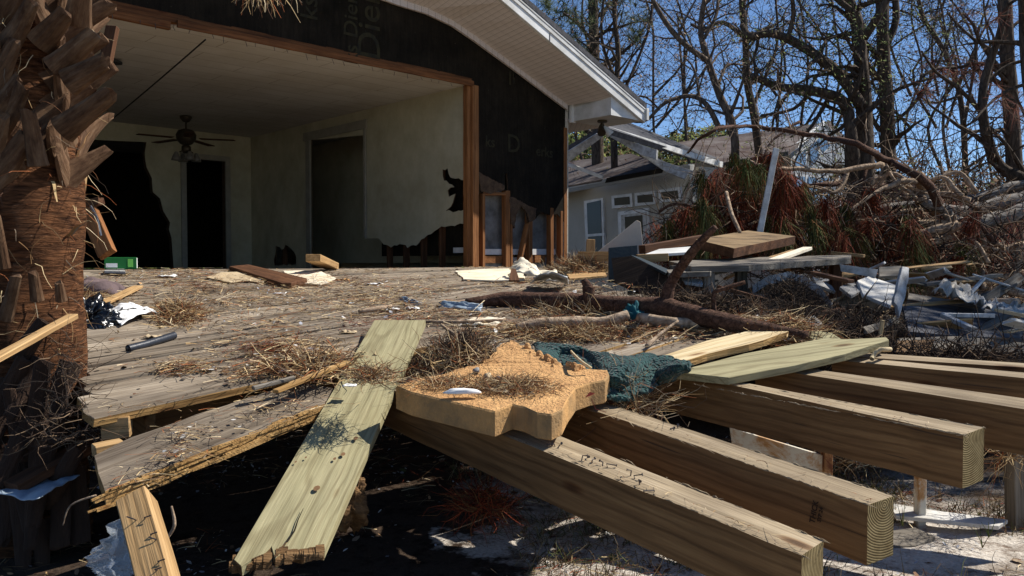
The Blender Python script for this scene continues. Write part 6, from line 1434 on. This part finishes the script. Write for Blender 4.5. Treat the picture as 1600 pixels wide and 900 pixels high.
# ================================================================== THE FALLEN PINE
fp_ = thing('fallen_pine', 'fallen pine with pale bare limbs and hanging clumps of rust red needles', 'tree', at(1400, 430, 11))
def fl_(pts, r0, r1, Y, mat='palebark', n=7, name='limb'):
    P = [at(x, y, Y + (i * .13 if (x % 2) else -i * .1)) for i, (x, y) in enumerate(pts)]; log(name, P, [r0 * (1.25 if name == 'limb' else .85) * Y / F, r1 * (1.25 if name == 'limb' else .85) * Y / F], M[mat], parent=fp_, n=n, jit=.03); return P
fl_([(1720, 285), (1640, 300), (1560, 318), (1500, 330), (1440, 322), (1380, 326), (1300, 345)], 15, 5, 11.5, 'trunkgrey', 10, 'trunk')
fl_([(1720, 300), (1620, 322), (1550, 345), (1500, 348), (1470, 325), (1440, 318)], 16, 8, 11.0, 'trunkgrey', 10, 'trunk')
fl_([(1700, 300), (1600, 288), (1560, 298), (1510, 312)], 9, 7, 12.5, 'trunkgrey', 8, 'trunk')
LI = [([(1466, 320), (1452, 292), (1430, 272), (1385, 250), (1340, 226), (1285, 214), (1225, 205), (1165, 196), (1110, 206), (1075, 238)], 6, 1.5), ([(1440, 318), (1443, 295), (1436, 275)], 8, 7), ([(1380, 256), (1330, 264), (1290, 268), (1240, 262), (1200, 262), (1165, 250)], 4, 1.5), ([(1326, 265), (1318, 290), (1300, 305)], 3, 2), ([(1325, 266), (1310, 285), (1270, 290), (1235, 300), (1195, 332)], 3.5, 1.5),
      ([(1310, 284), (1280, 300), (1255, 312)], 3, 1.5), ([(1430, 282), (1390, 290), (1360, 305), (1330, 330)], 4, 1.5), ([(1390, 270), (1400, 285), (1420, 300), (1432, 310)], 2, 2), ([(1360, 255), (1350, 275), (1352, 300), (1360, 330), (1365, 360)], 2, 1.2),
      ([(1600, 342), (1550, 346), (1500, 345), (1450, 328), (1400, 332)], 3.5, 2), ([(1440, 350), (1500, 352), (1560, 342), (1620, 320)], 3, 3), ([(1310, 385), (1340, 378), (1370, 380), (1400, 386), (1440, 350), (1460, 330)], 4, 4), ([(1330, 330), (1350, 365), (1375, 378)], 3, 2), ([(1530, 348), (1537, 375), (1533, 410), (1536, 450)], 4, 3), ([(1555, 378), (1575, 390), (1595, 415), (1615, 440)], 3.5, 2), ([(1592, 385), (1586, 420), (1590, 460)], 6, 7),
      ([(1340, 396), (1380, 404), (1420, 400), (1450, 420), (1480, 432), (1540, 450)], 3.5, 2), ([(1430, 370), (1470, 360), (1500, 350)], 7, 6), ([(1410, 395), (1450, 380), (1485, 370)], 6, 5), ([(1420, 352), (1460, 350), (1500, 352)], 5, 5), ([(1450, 432), (1480, 410), (1500, 380), (1510, 352)], 3, 2), ([(1540, 440), (1550, 400), (1540, 360)], 3, 3), ([(1250, 400), (1300, 392), (1350, 400), (1380, 415)], 4, 3), ([(1070, 395), (1110, 385), (1160, 392), (1200, 380), (1240, 385)], 2.5, 1.5), ([(1030, 330), (1060, 318), (1090, 322), (1130, 300), (1170, 270)], 2, 1),
      ([(1440, 460), (1480, 445), (1540, 440), (1600, 425)], 3, 4), ([(1420, 440), (1450, 450), (1475, 470)], 5, 4), ([(1600, 380), (1540, 395), (1500, 420), (1480, 450)], 3, 2), ([(1250, 190), (1230, 200), (1200, 230), (1190, 260)], 2, 1), ([(1300, 345), (1260, 352), (1215, 340), (1170, 350)], 4, 1.5), ([(1500, 470), (1560, 455), (1640, 470)], 4, 4)]
tips = []
r = random.Random(70)
for _ in range(34):
    x = r.uniform(1230, 1600); y = r.uniform(300, 455); dx = r.choice((-1, -1, 1)) * r.uniform(50, 130); up_ = r.uniform(5, 34)
    LI.append(([(x, y), (x + dx * .3, y - up_), (x + dx * .65, y - up_ * .9 + r.uniform(-8, 8)), (x + dx, y + r.uniform(-5, 30))], r.uniform(1.6, 4.2), r.uniform(.8, 1.4)))
for i, (p, a_, b_) in enumerate(LI): tips.append(fl_(p, a_, b_, 10.2 + (i * 37 % 17) / 10, 'palebark' if i % 4 else 'pinebark'))
tw = MB(); r = random.Random(71)
for P in tips:
    branches(tw, None, P, .03, .012, 0, r, dict(n=(2.6, 3.0), len=(1.0, .5), leaf=0, up=-.1, min=.005, t0=.1))
tw.build('twigs', M['palebark'], fp_)
def ncl(x, y, Y, mat, L, k):
    mb = MB(); c = at(x, y, Y); ax = Vector((r.gauss(0, .45), r.gauss(0, .3), -1))
    for _ in range(k):
        s_ = c + Vector((r.gauss(0, .035), r.gauss(0, .035), r.uniform(-.10, .10))); d = (ax + Vector((r.gauss(0, .5), r.gauss(0, .5), r.gauss(0, .3)))).normalized(); l = L * r.uniform(.6, 1.15)
        e = d * .6 + Vector((0, 0, -.55)); mb.strip([s_, s_ + d * l * .5, s_ + d * l * .5 + e.normalized() * l * .5], .0042, Vector((r.gauss(0, 1), r.gauss(0, .6), r.gauss(0, .2))).normalized())
    mb.build('needle_clump', mat, fp_)
reg = [(1046, 1235, 250, 380, 50), (1250, 1330, 320, 400, 14), (1340, 1430, 300, 400, 13), (1400, 1540, 350, 425, 10), (1215, 1275, 290, 372, 7)]
for (x0, x1, y0, y1, k) in reg:
    for j in range(k):
        x = r.uniform(x0, x1); t = (x - 1050) / 165; y = r.uniform(y0, y1) + (max(0, .55 - t) * 90 if x < 1140 else 0)
        ncl(x, y - 8, r.uniform(9.3, 11.6), M['redneedle'] if r.random() < .6 else M['greenneedle'], r.uniform(.3, .5), 150)
# tangle of dark dead twigs and needles filling the depth behind
tg = MB()
for _ in range(1500):
    x = r.uniform(1030, 1640); y = r.uniform(300, 440) if x > 1180 else r.uniform(320, 410); p = at(x, y, r.uniform(9.5, 13.5)); tg.tube(wander(p, (r.gauss(0, 1), r.gauss(0, 1), r.gauss(0, .7)), r.uniform(.25, .9), 4, .35, r), [.008, .007, .006, .004, .003], 3, cap=False)
o = tg.build('storm_brush', M['brush']); o['kind'] = 'stuff'; o['label'] = 'tangle of broken twigs filling the space behind the fallen pine'
nd = MB()
for _ in range(20000):
    x = r.uniform(1035, 1600) if r.random() < .5 else r.gauss(1140, 50); y = r.uniform(310, 425) if x > 1240 else r.uniform(262 + max(0, 1130 - x) * .9 + 45 * noise.noise(Vector((x * .03, 2, 2))), 410); p = at(x, y, r.uniform(10.5, 14.5)); d = Vector((r.gauss(0, .5), r.gauss(0, .5), -1)).normalized(); nd.strip([p, p + d * r.uniform(.1, .28)], .006, d.orthogonal().normalized())
o = nd.build('storm_needles', M['redneedle']); o['kind'] = 'stuff'; o['label'] = 'dead needles caught in the tangle behind the fallen pine'
# debris on the mound under the fallen pine
litter('mound_litter', 9000, gsamp(1.6, 10, 5.2, 14, -.3, .02), M['straw'], 'storm litter covering the mound at right', .05, .22, .004, .05, .25, 81)
litter('mound_litter', 3500, gsamp(1.6, 10, 6.2, 12, -.3, .02), M['brush'], 'dark twigs covering the mound at right', .08, .4, .005, .07, .3, 82)
flakes('mound_scraps', 1500, gsamp(1.6, 9, 5.2, 13, -.2, .03), M['bits'], 'scraps of paper, plastic and wood on the mound', .02, .07, 83)
# evergreen tree added out of frame at the right to shade the debris pile
def shade_tree(x, y, h, rad, n, seed, lab):
    r = random.Random(seed); t = thing('unseen_evergreen', lab, 'tree', Vector((x, y, gh(x, y))))
    tb = MB(); tb.tube([Vector((x, y, -.2)), Vector((x + .1, y, h * .5)), Vector((x, y, h))], [.22, .17, .06], 10); tb.build('trunk', M['bark'], t, smooth=True)
    mb = MB(); cl_ = [Vector((x + r.gauss(0, rad * .5), y + r.gauss(0, rad * .5), h * .8 + r.gauss(0, rad * .35))) for _ in range(34)]
    for _ in range(n):
        c = r.choice(cl_) + Vector((r.gauss(0, .38), r.gauss(0, .38), r.gauss(0, .3))); s_ = r.uniform(.05, .12); u = Vector((r.gauss(0, 1), r.gauss(0, 1), r.gauss(0, 1))).normalized(); v = u.orthogonal().normalized(); mb.add([c - u * s_, c - v * s_ * .6, c + u * s_, c + v * s_ * .6], [(0, 1, 2, 3)])
    mb.build('crown', M['oakleaf'], t)
shade_tree(10.2, 7.9, 9.0, 1.9, 12000, 91, 'evergreen tree added out of view at right to shade the debris field')
